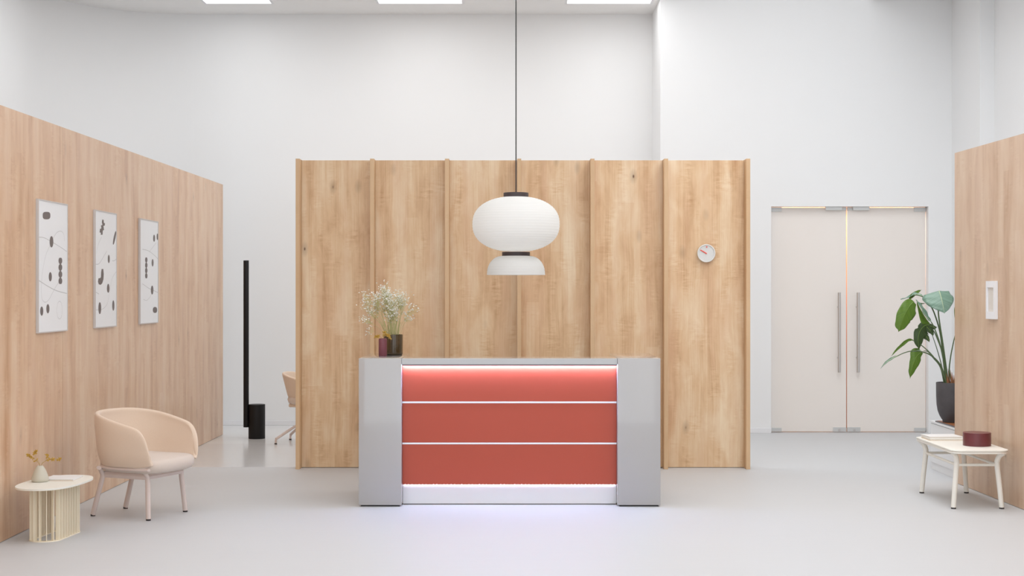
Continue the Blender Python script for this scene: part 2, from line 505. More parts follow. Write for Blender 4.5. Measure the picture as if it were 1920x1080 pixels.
box(bm, (1.62, 5.7, ZC + T), (4.22, 5.8, 6.4))
struct('trim_1', bm, M['wall'])
struct('ceiling', boxbm((1.5, 5.6, 6.4), (4.4, 18.2, 6.5)), M['ceiling'])
for i, (a, b) in enumerate(PANELS):
    fr = bmesh.new()
    box(fr, (a, PY0, ZC + 0.001), (a + 0.03, PY1, ZC + 0.08)); box(fr, (b - 0.03, PY0, ZC + 0.001), (b, PY1, ZC + 0.08))
    box(fr, (a + 0.03, PY0, ZC + 0.001), (b - 0.03, PY0 + 0.03, ZC + 0.08)); box(fr, (a + 0.03, PY1 - 0.03, ZC + 0.001), (b - 0.03, PY1, ZC + 0.08))
    t = thing('skylight', ['leftmost bright ceiling skylight panel, above the left rear wall',
                           'middle bright ceiling skylight panel, left of the lamp cable',
                           'rightmost bright ceiling skylight panel, right of the lamp cable'][i],
              'skylight', ((a + b) / 2, (PY0 + PY1) / 2, ZC), group='skylights along the ceiling edge')
    obj('frame', fr, M['white_frame'], t, world=True)
    obj('diffuser', boxbm((a + 0.03, PY0 + 0.03, ZC + 0.02), (b - 0.03, PY1 - 0.03, ZC + 0.035)), M['sky_glass'], t, world=True)
# baseboards
struct('baseboard_back', boxbm((XL + RC, 17.965, 0), (1.72, 17.98, 0.06), 0.003), M['white_frame'])
struct('baseboard_back_right', boxbm((1.72, 16.985, 0), (DX0, 17.0, 0.06), 0.003), M['white_frame'])

# the corridor behind the doors has its own warm ceiling lamp
area('corridor_light', (3.9, 17.36, 2.6), (1.6, 0.25), 14, color=(1, 0.86, 0.72))

# ================================================================ GLASS DOORS
def glass_door(name, x0, x1, hx, side):
    """side +1: pivots at the left end, -1: at the right end"""
    y0, y1, zt = 17.10, 17.112, 2.616
    t = thing(name, None, None, ((x0 + x1) / 2, y0, 0))
    t['kind'] = 'structure'
    t['label'] = 'left leaf of the frosted cream glass double door' if side > 0 else 'right leaf of the frosted cream glass double door, behind the plant'
    obj('glass_pane', boxbm((x0, y0, 0.008), (x1, y1, zt), 0.002), M['frost'], t, world=True)
    pin, mid = (x0, x1) if side > 0 else (x1, x0)
    s = side
    def fit(nm, xa, xb, za, zb, m, ya=y0 - 0.012, yb=y1 + 0.012, bev=0.002):
        return obj(nm, boxbm((min(xa, xb), ya, za), (max(xa, xb), yb, zb), bev), m, t, world=True)
    fit('patch_fitting', pin, pin + s * 0.135, zt - 0.045, zt + 0.006, M['steel_pale'])
    fit('patch_fitting', pin, pin + s * 0.135, 0.006, 0.052, M['steel_pale'])
    fit('patch_fitting', mid, mid - s * 0.155, zt - 0.03, zt + 0.008, M['steel_pale'])
    lock = fit('lock_fitting', mid - s * 0.002, mid - s * 0.155, 0.005, 0.058, M['steel_pale'])
    bm = bmesh.new()
    tube(bm, [(mid - s * 0.082, y0 - 0.022, 0.026), (mid - s * 0.082, y0 - 0.005, 0.026)], 0.014, 16)
    o = obj('lock_cylinder', bm, M['steel'], lock, smooth='auto', world=True)
    fit('door_closer', mid - s * 0.06, mid - s * 0.25, zt - 0.03, zt + 0.013, M['closer'], y0 - 0.05, y0 - 0.0125, 0.004)
    bm = bmesh.new()
    tube(bm, [(hx, y0 - 0.07, 0.70), (hx, y0 - 0.07, 1.628)], 0.017, 20)
    h = obj('pull_handle', bm, M['steel'], t, smooth='auto', world=True)
    for z in (0.87, 1.46):
        bm = bmesh.new()
        tube(bm, [(hx, y0 - 0.07, z), (hx, y0 + 0.0, z)], 0.01, 12)
        obj('standoff', bm, M['steel'], h, smooth='auto', world=True)
    return t
glass_door('door_1', 3.008, 3.897, 3.80, 1)
glass_door('door_2', 3.906, 4.822, 4.02, -1)

# ================================================================ WOOD PARTITIONS
ZP = 2.865
t = thing('wood_partition', 'light knotty wood partition with seven vertical posts behind the reception desk', 'partition', (0.1, 13.67, 0))
pcx = []
for px in (558, 697.5, 838, 973.5, 1111, 1249, 1403):
    pcx.append((px - 960) * 13.54 / F)
for i, x in enumerate(pcx):
    obj('post', boxbm((x - 0.0185, 13.54, 0.0), (x + 0.0185, 13.74, ZP + 0.004), 0.001, 1), M['wood_post'], t, world=True)
for i in range(6):
    a, b = pcx[i] + 0.019, pcx[i + 1] - 0.019
    obj('panel', boxbm((a, 13.67, 0.004), (b, 13.72, ZP), 0.001, 1), M['wood_back'], t, world=True)

def slanted_panel(name, p0, p1, z1, th, m, parent, z0=0.003):
    """board from plan point p0 to p1; thickness away from the room"""
    d = (Vector(p1) - Vector(p0)).normalized()
    n = Vector((-d.y, d.x)) * th
    bm = prism(bmesh.new(), [p0, p1, (p1[0] + n.x, p1[1] + n.y), (p0[0] + n.x, p0[1] + n.y)], z0, z1)
    return obj(name, bm, m, parent, world=True)
def left_x(y): return -3.348 + (y - 9.6) * (0.035 / 7.2)
t = thing('wood_partition', 'long light wood partition on the left with three framed prints', 'partition', (-3.4, 11.5, 0))
for a, b in ((5.6, 10.905), (10.909, 16.81)):
    slanted_panel('panel', (left_x(a), a), (left_x(b), b), ZP, 0.06, M['wood_left'], t)
def right_x(y): return 3.85 - (y - 11.03) * (0.044 / 1.58)
t = thing('wood_partition', 'light wood partition at right edge beside the cream side table', 'partition', (3.9, 11.0, 0))
slanted_panel('panel', (right_x(12.61), 12.61), (right_x(6.8), 6.8), 2.833, 0.06, M['wood_right'], t)

# ================================================================ RECEPTION DESK
t = thing('reception_desk', 'grey reception desk with three brick red front panels and lit white plinth', 'desk', (-0.018, 11.6, 0))
ZB = 1.133
xL0, xL1 = (672.5 - 960) * 11.2 / F, (752.5 - 960) * 11.2 / F
xR0, xR1 = (1158 - 960) * 11.2 / F, (1238.5 - 960) * 11.2 / F
for a, b in ((xL0, xL1), (xR0, xR1)):
    p = obj('side_cabinet', boxbm((a, 11.2, 0.012), (b, 12.1, ZB), 0.003), M['grey'], t, smooth='auto', world=True)
    obj('foot', boxbm((a + 0.015, 11.22, 0.0), (b - 0.015, 12.08, 0.0125)), M['dark_gap'], p, world=True)
s = obj('counter_shelf', boxbm((xL1 + 0.001, 11.215, 1.085), (xR0 - 0.001, 11.50, ZB - 0.001), 0.002), M['grey_slab'], t, world=True)
obj('light_strip', boxbm((xL1 + 0.01, 11.258, 1.079), (xR0 - 0.01, 11.268, 1.0845)), M['led_pink'], s, world=True)
obj('fascia', boxbm((xL1 + 0.001, 11.218, 1.075), (xR0 - 0.001, 11.224, 1.0848)), M['tray_edge'], s, world=True)
obj('front_core', boxbm((xL1 + 0.001, 11.33, 0.15), (xR0 - 0.001, 11.36, 1.084)), M['grey_slab'], t, world=True)
for z0, z1 in ((0.798, 1.084), (0.482, 0.784), (0.159, 0.468)):
    obj('front_panel', boxbm((xL1 + 0.002, 11.28, z0), (xR0 - 0.002, 11.33, z1), 0.0015), M['red'], t, world=True)
for z0, z1 in ((0.784, 0.798), (0.468, 0.482)):
    obj('trim_strip', boxbm((xL1 + 0.002, 11.277, z0 + 0.0005), (xR0 - 0.002, 11.33, z1 - 0.0005), 0.001), M['alu'], t, world=True)
p = obj('plinth', boxbm((xL1 + 0.002, 11.318, 0.006), (xR0 - 0.002, 11.36, 0.1585), 0.001), M['white_gloss'], t, world=True)
p['label'] = 'white plinth washed with blue-white light'
bm = bmesh.new()
n = 60
for i in range(n):
    x = xL1 + 0.02 + (xR0 - xL1 - 0.04) * i / (n - 1)
    box(bm, (x - 0.003, 11.308, 0.1545), (x + 0.003, 11.314, 0.1585))
d = obj('light_dots', bm, M['led_blue'], p, world=True); d['kind'] = 'stuff'
obj('foot', boxbm((xL1 + 0.01, 11.324, 0), (xR0 - 0.01, 11.356, 0.0062)), M['dark_gap'], p, world=True)
obj('desk_top', boxbm((xL1 + 0.002, 11.365, 0.72), (xR0 - 0.002, 12.05, 0.745), 0.002), M['grey_slab'], t, world=True)

# ================================================================ PENDANT LAMP
LX, LY = 0.032, 11.74
k = LY / F
def zpx(y, D=LY): return H + (545 - y) * D / F
t = thing('pendant_lamp', 'white ribbed paper pendant lamp with dark rings hanging above the desk', 'lamp', (LX, LY, zpx(516)))
R, zc, hh = 81.8 * k, (zpx(368.5) + zpx(472)) / 2, (zpx(368.5) - zpx(472)) / 2
prof = []
N = 90
for i in range(N + 1):
    a = -PI / 2 + PI * i / N
    nn = 2.32
    cx = abs(math.cos(a)) ** (2 / nn) * R
    sz = math.copysign(abs(math.sin(a)) ** (2 / nn), math.sin(a)) * hh
    prof.append((cx, zc + sz))
# resample by arc length and put a wire ridge every few millimetres
pts = [Vector((r, z, 0)) for r, z in prof]
L = [0]
for a, b in zip(pts, pts[1:]): L.append(L[-1] + (b - a).length)
out = []
NR = 168
for j in range(NR + 1):
    s = L[-1] * j / NR
    i = max(i for i in range(len(L)) if L[i] <= s + 1e-9)
    i = min(i, len(pts) - 2)
    f = (s - L[i]) / max(L[i + 1] - L[i], 1e-6)
    p = pts[i].lerp(pts[i + 1], f)
    tn = (pts[i + 1] - pts[i]).normalized()
    out.append((p + Vector((tn.y, -tn.x, 0)) * (0.0012 if j % 4 == 0 else (-0.0006 if j % 4 == 2 else 0))))
prof = [(max(p.x, 0), p.y) for p in out if p.x > 22 * k]
bm = lathe(bmesh.new(), prof, (LX, LY, 0), 96)
obj('globe_shade', bm, M['paper'], t, smooth=True, world=True)
def ring(z0, z1, r):
    return lathe(bmesh.new(), [(0, z0), (r - 0.002, z0), (r, z0 + 0.002), (r, z1 - 0.002), (r - 0.002, z1), (0, z1)], (LX, LY, 0), 64)
obj('top_ring', ring(zpx(369.5), zpx(361.5), 23.4 * k), M['cap'], t, smooth='auto', world=True)
obj('middle_ring', ring(zpx(480), zpx(472.5), 26.2 * k), M['cap'], t, smooth='auto', world=True)
prof = []
for i in range(45):
    a = PI / 2 * i / 44
    r = 24 * k + 30.5 * k * (math.sin(a) ** 0.92)
    z = zpx(515.5) + (35.7 * k) * (math.cos(a) ** 0.9)
    d = 0.0009 if i % 4 == 0 else (-0.0004 if i % 4 == 2 else 0)
    prof.append((r + d, z))
inner = [(r - 0.003, z) for r, z in reversed(prof)]
obj('lower_shade', lathe(bmesh.new(), prof + inner, (LX, LY, 0), 96), M['paper'], t, smooth='auto', world=True)
for z_, e_ in ((zc - 0.05, 0.7), (zpx(500), 0.35)):          # added point lights that brighten the paper shades
    ld = bpy.data.lights.new('shade_fill_light', 'POINT'); ld.energy = e_; ld.shadow_soft_size = 0.06; ld.color = (1, 0.97, 0.93)
    lo = bpy.data.objects.new('shade_fill_light', ld); C.objects.link(lo); lo.location = (LX, LY, z_)
bm = bmesh.new(); tube(bm, [(LX, LY, zpx(361.6)), (LX, LY, ZC)], 0.0045, 8)
obj('cable', bm, M['cable'], t, smooth='auto', world=True)
bm = lathe(bmesh.new(), [(0, ZC), (0.05, ZC), (0.05, ZC - 0.02), (0.02, ZC - 0.04), (0, ZC - 0.04)], (LX, LY, 0), 24)
obj('ceiling_rose', bm, M['cap'], t, smooth='auto', world=True)

# ================================================================ WALL CLOCK
t = thing('wall_clock', 'small round white wall clock with a coral hand on the wood partition', 'clock')
cx, cz, cy = (1323.7 - 960) * 13.66 / F, zpx(475, 13.66), 13.669
t.location = (cx, cy, cz)
def disc_y(prof, seg=64):
    bm = lathe(bmesh.new(), prof, (0, 0, 0), seg)
    bmesh.ops.rotate(bm, verts=bm.verts, matrix=Matrix.Rotation(PI / 2, 3, 'X'))   # lathe axis z -> -y (towards the viewer)
    return bm
obj('case', disc_y([(0, 0), (0.079, 0), (0.081, 0.005), (0.083, 0.034), (0, 0.034)]), M['clock_side'], t, smooth='auto')
obj('rim', disc_y([(0.073, 0.0341), (0.083, 0.0341), (0.0845, 0.037), (0.083, 0.042), (0.076, 0.043), (0.073, 0.039)]), M['clock'], t, smooth='auto')
obj('dial', disc_y([(0, 0.0342), (0.0735, 0.0342), (0.0735, 0.0355), (0, 0.0355)]), M['clock_face'], t, smooth='auto')
bm = bmesh.new(); tube(bm, [(0.004, -0.040, -0.004), (-0.056, -0.040, 0.031)], 0.0052, 8, flat=0.5, up=(0, 0, 1))
obj('hand', bm, M['coral'], t, smooth='auto')
bm = bmesh.new(); tube(bm, [(0.003, -0.0355, 0.058), (0.003, -0.043, 0.058)], 0.0065, 16)
obj('marker', bm, M['coral'], t, smooth='auto')

# ================================================================ THINGS ON THE DESK
# brown glass planter with baby's breath
px_, py_ = (737.3 - 960) * 11.87 / F, 11.87
t = thing('glass_planter', 'ribbed olive brown glass pot on the left end of the desk', 'pot', (px_, py_, ZB))
rr = 0.0765
prof = [(0, 0.0), (rr - 0.006, 0.0), (rr - 0.002, 0.003), (rr, 0.012), (rr, 0.157), (rr - 0.001, 0.163), (rr - 0.004, 0.163), (rr - 0.006, 0.155), (rr - 0.006, 0.014), (0, 0.012)]
obj('glass_body', lathe(bmesh.new(), prof, (0, 0, 0), 144, mod=lambda q: 1.0 + 0.008 * math.cos(2 * PI * q / 4)), M['glass_brown'], t, smooth='auto', angle=60)
obj('soil', lathe(bmesh.new(), [(0, 0.0125), (rr - 0.009, 0.0125), (rr - 0.009, 0.11), (0, 0.118)], (0, 0, 0), 32), M['soil'], t, smooth='auto')
fl = thing('baby_breath_bouquet', "airy bouquet of tiny white baby's breath flowers in the brown glass pot", 'flowers', (px_, py_, ZB + 0.12))
rng = random.Random(11)
sb = bmesh.new(); bb = bmesh.new(); gb = bmesh.new()
def blossom(p, r):
    # a five petalled puff: two crossed flattened octahedra
    q = Matrix.Rotation(rng.uniform(0, PI), 3, 'Z') @ Matrix.Rotation(rng.uniform(-0.8, 0.8), 3, 'X')
    pts5 = []
    for k5 in range(5):
        a = 2 * PI * k5 / 5
        pts5.append(bb.verts.new(p + q @ Vector((math.cos(a) * r, math.sin(a) * r, r * 0.35))))
    c0 = bb.verts.new(p + q @ Vector((0, 0, -r * 0.5))); c1 = bb.verts.new(p + q @ Vector((0, 0, r * 0.6)))
    for k5 in range(5):
        bb.faces.new((pts5[k5], pts5[(k5 + 1) % 5], c1)); bb.faces.new((pts5[(k5 + 1) % 5], pts5[k5], c0))
clusters = []
for i in range(52):
    while True:
        v = Vector((rng.uniform(-1, 1), rng.uniform(-1, 1), rng.uniform(-1, 1)))
        if v.length < 1: break
    clusters.append(Vector((-0.052 + v.x * 0.155, v.y * 0.11, 0.275 + v.z * 0.12)))
clusters += [Vector(c) for c in ((-0.235, 0, 0.345), (-0.25, 0.03, 0.31), (-0.222, 0.02, 0.37), (-0.235, 0, 0.175), (-0.215, 0.03, 0.16), (-0.205, 0, 0.085),
                                  (-0.08, 0, 0.425), (-0.065, 0.02, 0.44), (-0.09, 0.03, 0.405), (0.06, 0, 0.36), (0.09, 0, 0.345), (0.07, 0.02, 0.33),
                                  (0.17, 0, 0.255), (0.145, 0.02, 0.25), (0.115, 0, 0.20), (0.13, 0.03, 0.185), (-0.2, 0, 0.27), (-0.215, 0.02, 0.25))]
for c in clusters:
    base = Vector((max(-0.045, min(0.045, c.x * 0.28 + rng.uniform(-0.02, 0.02))), max(-0.045, min(0.045, c.y * 0.4)), 0.0))
    mid = base.lerp(c, 0.5) + Vector((-(c.x - base.x) * 0.16, rng.uniform(-0.01, 0.01), 0.0))
    hub = base.lerp(c, 0.78) + Vector((-(c.x - base.x) * 0.05, 0, 0))
    tube(sb, [base, mid, hub], lambda q: 0.0013 - 0.0007 * q, 4, 3)
    for j in range(rng.randint(14, 19)):
        tip = c + Vector((rng.gauss(0, 0.024), rng.gauss(0, 0.02), rng.gauss(0, 0.022)))
        e = hub.lerp(tip, 0.5) + Vector((rng.uniform(-0.006, 0.006), 0, -0.004))
        tube(sb, [hub, e, tip], 0.00055, 3)
        blossom(tip, rng.uniform(0.0048, 0.008))
for i in range(26):        # extra stalks close to the pot
    a = rng.uniform(0, 2 * PI)
    base = Vector((math.cos(a) * 0.035, math.sin(a) * 0.035, 0))
    top = Vector((base.x * 2.2 - 0.02 + rng.uniform(-.03, .03), base.y * 1.8, rng.uniform(0.13, 0.24)))
    tube(sb, [base, base.lerp(top, 0.5) + Vector((base.x * -0.15, 0, 0)), top], 0.0013, 4, 3)
o = obj('stalks', sb, M['gyp_stem'], fl); o['kind'] = 'stuff'
o = obj('blossoms', bb, M['gyp'], fl); o['kind'] = 'stuff'; gb.free()

vx, vy = (717.7 - 960) * 11.64 / F, 11.64
t = thing('bud_vase', 'slim plum coloured cylinder vase beside the brown glass pot', 'vase', (vx, vy, ZB))
obj('vase_body', lathe(bmesh.new(), [(0, 0), (0.031, 0), (0.033, 0.003), (0.033, 0.129), (0.0305, 0.136), (0.024, 0.139), (0.014, 0.1385), (0.012, 0.13), (0.012, 0.02), (0, 0.02)], (0, 0, 0), 48,
               mod=lambda q: 1 + 0.006 * math.cos(2 * PI * q / 4)), M['plum'], t, smooth='auto', angle=60)

def sprig(name, label, loc, twigs, scale=1.0, seed=1, fat=1.0):
    """dried twigs with small ochre leaves / buds"""
    r = random.Random(seed)
    t = thing(name, label, 'dried twigs', loc)
    for path, buds in twigs:
        bm = bmesh.new()
        P = smooth_path([Vector(p) * scale for p in path], 5)
        tube(bm, P, lambda q: 0.0016 * (1 - 0.5 * q) * fat, 5)
        tw = obj('twig', bm, M['twig'], t, smooth=True)
        bl = bmesh.new()
        for q, nb in buds:
            c = P[min(int(q * (len(P) - 1)), len(P) - 1)]
            for j in range(nb + 3):
                d = Vector((r.uniform(-1, 1), r.uniform(-0.7, 0.7), r.uniform(-0.7, 1))).normalized()
                Ln = r.uniform(0.009, 0.021) * fat
                sd = d.cross(Vector((0.3, 1, 0.2))).normalized() * Ln * 0.27
                up = d.cross(sd).normalized() * Ln * 0.16
                v = [c, c + d * Ln * 0.5 + sd, c + d * Ln, c + d * Ln * 0.5 - sd, c + d * Ln * 0.55 + up, c + d * Ln * 0.55 - up]
                v = [bl.verts.new(x) for x in v]
                for a, b in ((0, 1), (1, 2), (2, 3), (3, 0)):
                    bl.faces.new((v[a], v[b], v[4])); bl.faces.new((v[b], v[a], v[5]))
        obj('dry_leaves', bl, M['ochre'], tw)['kind'] = 'stuff'
    return t
sprig('dried_sprig', 'small yellow dried sprig in the plum vase on the desk', (vx, vy, ZB + 0.03),
      [([(0, 0, 0), (0.0, 0, 0.09), (-0.008, 0, 0.112), (-0.03, -0.01, 0.125), (-0.052, -0.01, 0.118)], [(0.8, 7), (0.95, 9), (1.0, 6)]),
       ([(0.002, 0, 0), (0.002, 0, 0.09), (0.006, 0, 0.12), (0.012, 0, 0.15)], [(0.85, 7), (1.0, 8)]),
       ([(0.004, 0, 0), (0.004, 0, 0.09), (0.02, -0.04, 0.13), (0.045, -0.05, 0.135), (0.06, -0.05, 0.115)], [(0.7, 8), (0.85, 9), (1.0, 6)])], 1.0, 3, 1.25)

# ================================================================ FRAMED PRINTS (left partition)
def ppt(cx_, cy_, off):
    """crop reading of the photograph -> point on the picture's plane on the left partition"""
    px, py = 40 + cx_ / 3.6, 350 + cy_ / 3.6
    X = -3.326
    D = X * F / (px - 960)
    return (left_x(D) + off, D, H - (py - 545) * D / F)
def flat_poly(bm, pts, off):
    P = [ppt(x, y, off) for x, y in pts]
    Q = [(x + 0.0006, y, z) for x, y, z in P]
    lo = [bm.verts.new(p) for p in P]; hi = [bm.verts.new(p) for p in Q]
    bm.faces.new(hi)
    for i in range(len(P)):
        bm.faces.new((lo[i], lo[(i + 1) % len(P)], hi[(i + 1) % len(P)], hi[i]))
def ell(bm, x, y, rx, ry, off, tilt=0, n=28, power=2.0):
    pts = []
    for i in range(n):
        a = 2 * PI * i / n
        c, s = math.cos(a), math.sin(a)
        ex = math.copysign(abs(c) ** (2 / power), c) * rx; ey = math.copysign(abs(s) ** (2 / power), s) * ry
        pts.append((x + ex * math.cos(tilt) - ey * math.sin(tilt), y + ex * math.sin(tilt) + ey * math.cos(tilt)))
    flat_poly(bm, pts, off)
def line(bm, pts, off, w=0.0019, closed=False):
    P = smooth_path([ppt(x, y, off) for x, y in pts], 6)
    for a, b in zip(P, P[1:]):
        d = (b - a)
        nrm = Vector((0, -d.z, d.y)).normalized() * w
        e = Vector((0.0003, 0, 0))
        v = [bm.verts.new(p) for p in (a + nrm, b + nrm, b - nrm, a - nrm)]
        bm.faces.new(v)
def beads(bm, x, ys, rx, ry, off):
    """one wavy outline: beads threaded together"""
    y0, y1 = ys[0] - ry, ys[-1] + ry
    L1, R1 = [], []
    n = 60
    for i in range(n + 1):
        y = y0 + (y1 - y0) * i / n
        wv = max([rx * math.sqrt(max(0, 1 - ((y - c) / ry) ** 2)) for c in ys] + [rx * 0.32 if ys[0] < y < ys[-1] else 0])
        R1.append((x + wv, y)); L1.append((x - wv, y))
    flat_poly(bm, L1[1:-1] + R1[-2:0:-1], off)
def NB(lst):
    lst.append(bmesh.new()); return lst[-1]
OFF = 0.0165
PD = [(10.30, 10.97), (11.685, 12.305), (13.07, 13.725)]
names = ['framed abstract print nearest the left picture edge, above the beige vase',
         'middle one of the three framed abstract prints, hook and zigzag marks',
         'framed abstract print farthest along the left partition, nearest its end']
for i, (a, b) in enumerate(PD):
    z0, z1 = 1.350, 2.296
    t = thing('framed_print', names[i], 'picture', (left_x((a + b) / 2), (a + b) / 2, z0), group='framed prints on the left partition')
    fr = bmesh.new(); w_ = 0.008
    def P4(ya, yb, za, zb, x0o, x1o):
        bm = fr
        v = []
        for y in (ya, yb):
            for x in (x0o, x1o):
                for z in (za, zb):
                    v.append(bm.verts.new((left_x(y) + x, y, z)))
        for f in ((0, 1, 3, 2), (4, 6, 7, 5), (0, 4, 5, 1), (2, 3, 7, 6), (0, 2, 6, 4), (1, 5, 7, 3)):
            bm.faces.new([v[q] for q in f])
    P4(a, a + w_, z0, z1, 0.001, 0.02); P4(b - w_, b, z0, z1, 0.001, 0.02)
    P4(a + w_, b - w_, z0, z0 + w_, 0.001, 0.02); P4(a + w_, b - w_, z1 - w_, z1, 0.001, 0.02)
    obj('frame', fr, M['frame'], t, world=True)
    fr = bmesh.new(); P4(a + w_, b - w_, z0 + w_, z1 - w_, 0.004, OFF - 0.0005)
    sheet = obj('print_sheet', fr, M['print'], t, world=True)
    ink, ln = [], []
    if i == 0:
        ell(NB(ink), 171, 195, 25, 25, OFF, power=3)
        ell(NB(ink), 204, 372, 12, 38, OFF); ell(NB(ink), 196, 608, 10, 31, OFF)
        beads(NB(ink), 263, [500, 545, 592, 637], 12, 23, OFF)
        ell(NB(ink), 139, 840, 10, 31, OFF); ell(NB(ink), 180, 824, 10, 31, OFF)
        line(NB(ln), [(118, 340), (160, 347), (230, 387), (270, 412), (306, 438)], OFF)
        line(NB(ln), [(213, 352), (238, 312), (265, 300), (285, 320), (292, 370)], OFF, 0.0014)
        line(NB(ln), [(195, 395), (165, 470), (142, 600), (138, 730), (155, 778), (185, 765), (225, 690), (255, 640)], OFF, 0.0014)
        line(NB(ln), [(118, 632), (180, 672), (240, 703), (306, 721)], OFF, 0.0024)
        line(NB(ln), [(258 + 18 * math.cos(q * PI / 8), 833 + 60 * math.sin(q * PI / 8)) for q in range(17)], OFF, 0.0014)
    elif i == 1:
        flat_poly(NB(ink), [(542, 222), (550, 224), (552, 245), (559, 247), (558, 262), (549, 266), (553, 292), (545, 296), (543, 325), (531, 324), (533, 312), (524, 308), (527, 285), (536, 282), (533, 262), (543, 258), (539, 240)], OFF)
        ell(NB(ink), 623, 346, 6, 47, OFF, tilt=0.19)
        ell(NB(ink), 585, 488, 6, 28, OFF); ell(NB(ink), 581, 686, 8, 30, OFF)
        flat_poly(NB(ink), [(537, 556), (548, 556), (551, 590), (549, 625), (541, 652), (530, 663), (518, 658), (513, 640), (517, 618), (527, 618), (533, 610), (534, 580)], OFF)
        ell(NB(ink), 525, 820, 9, 40, OFF); ell(NB(ink), 615, 802, 7, 35, OFF)
        line(NB(ln), [(499, 524), (520, 520), (545, 482), (572, 435)], OFF)
        line(NB(ln), [(538, 338), (515, 390), (503, 450)], OFF, 0.0014)
        line(NB(ln), [(608, 500), (622, 500), (638, 484)], OFF)
        line(NB(ln), [(499, 712), (520, 725)], OFF)
        line(NB(ln), [(499, 832), (540, 828), (575, 790), (590, 710), (608, 620), (636, 570)], OFF, 0.0014)
    else:
        ell(NB(ink), 886, 348, 6, 24, OFF); ell(NB(ink), 908, 338, 5, 22, OFF); ell(NB(ink), 876, 514, 6, 25, OFF)
        beads(NB(ink), 834, [494, 530, 566, 602], 7.5, 19, OFF)
        ell(NB(ink), 873, 698, 8, 30, OFF); ell(NB(ink), 892, 832, 14, 20, OFF, power=2.4)
        line(NB(ln), [(808, 422), (850, 434), (890, 465), (918, 495)], OFF)
        line(NB(ln), [(855, 440), (880, 405), (900, 380)], OFF, 0.0014)
        line(NB(ln), [(808, 655), (850, 685), (885, 702), (918, 718)], OFF, 0.002)
        line(NB(ln), [(815, 760), (835, 768), (855, 750), (870, 725)], OFF, 0.0014)
    for q in ink: obj('printed_shape', q, M['ink'], sheet, world=True)
    for q in ln: obj('printed_line', q, M['ink_line'], sheet, world=True)

# small white framed panel on the right partition
a, b, z0, z1 = 11.575, 11.775, 1.424, 1.727
t = thing('framed_picture', 'small white framed picture with pale beige centre on the right wood partition', 'picture', (right_x(11.67), 11.67, z0))
def RB(bm, ya, yb, za, zb, d0, d1):
    v = []
    for y in (ya, yb):
        for d in (d0, d1):
            for z in (za, zb):
                v.append(bm.verts.new((right_x(y) - d, y, z)))
    for f in ((0, 1, 3, 2), (4, 6, 7, 5), (0, 4, 5, 1), (2, 3, 7, 6), (0, 2, 6, 4), (1, 5, 7, 3)):
        bm.faces.new([v[q] for q in f])
bm = bmesh.new()
RB(bm, a, a + 0.03, z0, z1, 0.001, 0.026); RB(bm, b - 0.03, b, z0, z1, 0.001, 0.026)
RB(bm, a + 0.03, b - 0.03, z0, z0 + 0.058, 0.001, 0.026); RB(bm, a + 0.03, b - 0.03, z1 - 0.052, z1, 0.001, 0.026)
obj('frame', bm, M['white_frame'], t, world=True)
bm = bmesh.new(); RB(bm, a + 0.03, b - 0.03, z0 + 0.058, z1 - 0.052, 0.001, 0.016)
obj('centre_panel', bm, M['beige_panel'], t, world=True)

# ================================================================ TUB CHAIRS
def tub_shell(p):
    """single sheet: U-shaped plan, rim height falling to the arms; rounded by modifiers"""
    bm = bmesh.new()
    ns, nv = 56, 12
    rows = []
    for i in range(ns + 1):
        s = -1 + 2 * i / ns
        # plan path: semi-ellipse at the back, arms forward
        A = abs(s); sg = 1 if s >= 0 else -1
        back = 0.60
        if A <= back:
            th = (A / back) * PI / 2
            e = 2 / 2.25
            x = p['a0'] - p['p'] * (math.cos(th) ** e); y = p['w'] * (math.sin(th) ** e)
            nx, ny = -math.cos(th) / p['p'], math.sin(th) / p['w']
        else:
            q = (A - back) / (1 - back)
            x = p['a0'] + (p['tip'] - p['a0']) * q; y = p['w'] - p['toe'] * q * q
            nx, ny = 0.25 * q, 1.0
        nl = math.hypot(nx, ny); nx /= nl; ny /= nl
        # rim height
        c = (x - (p['a0'] - p['p'])) / (p['tip'] - (p['a0'] - p['p']))      # 0 back .. 1 tip
        top = p['zb'] + (p['za'] - p['zb']) * (c ** p.get('pw', 1.25))
        if c > 0.76:
            q = (c - 0.76) / 0.24
            top = p['ze'] + (top - p['ze']) * math.sqrt(max(0, 1 - q ** 2.9))
        bot = p['z0'] + 0.022 * (max(0, c - 0.75) / 0.25) ** 2
        row = []
        for j in range(nv + 1):
            v = j / nv
            z = bot + (top - bot) * v
            hgt = (z - p['z0']) / (p['zb'] - p['z0'])
            ins = -p['taper'] * (1 - hgt) - p['round'] * max(0, 1 - hgt * 3.2) ** 2 - p.get('lip', 0.0) * max(0, v - 0.75) ** 2 * 16
            row.append(bm.verts.new((x + nx * ins, sg * (y + ny * ins), z)))
        rows.append(row)
    for i in range(ns):
        for j in range(nv):
            bm.faces.new((rows[i][j], rows[i + 1][j], rows[i + 1][j + 1], rows[i][j + 1]))
    return bm

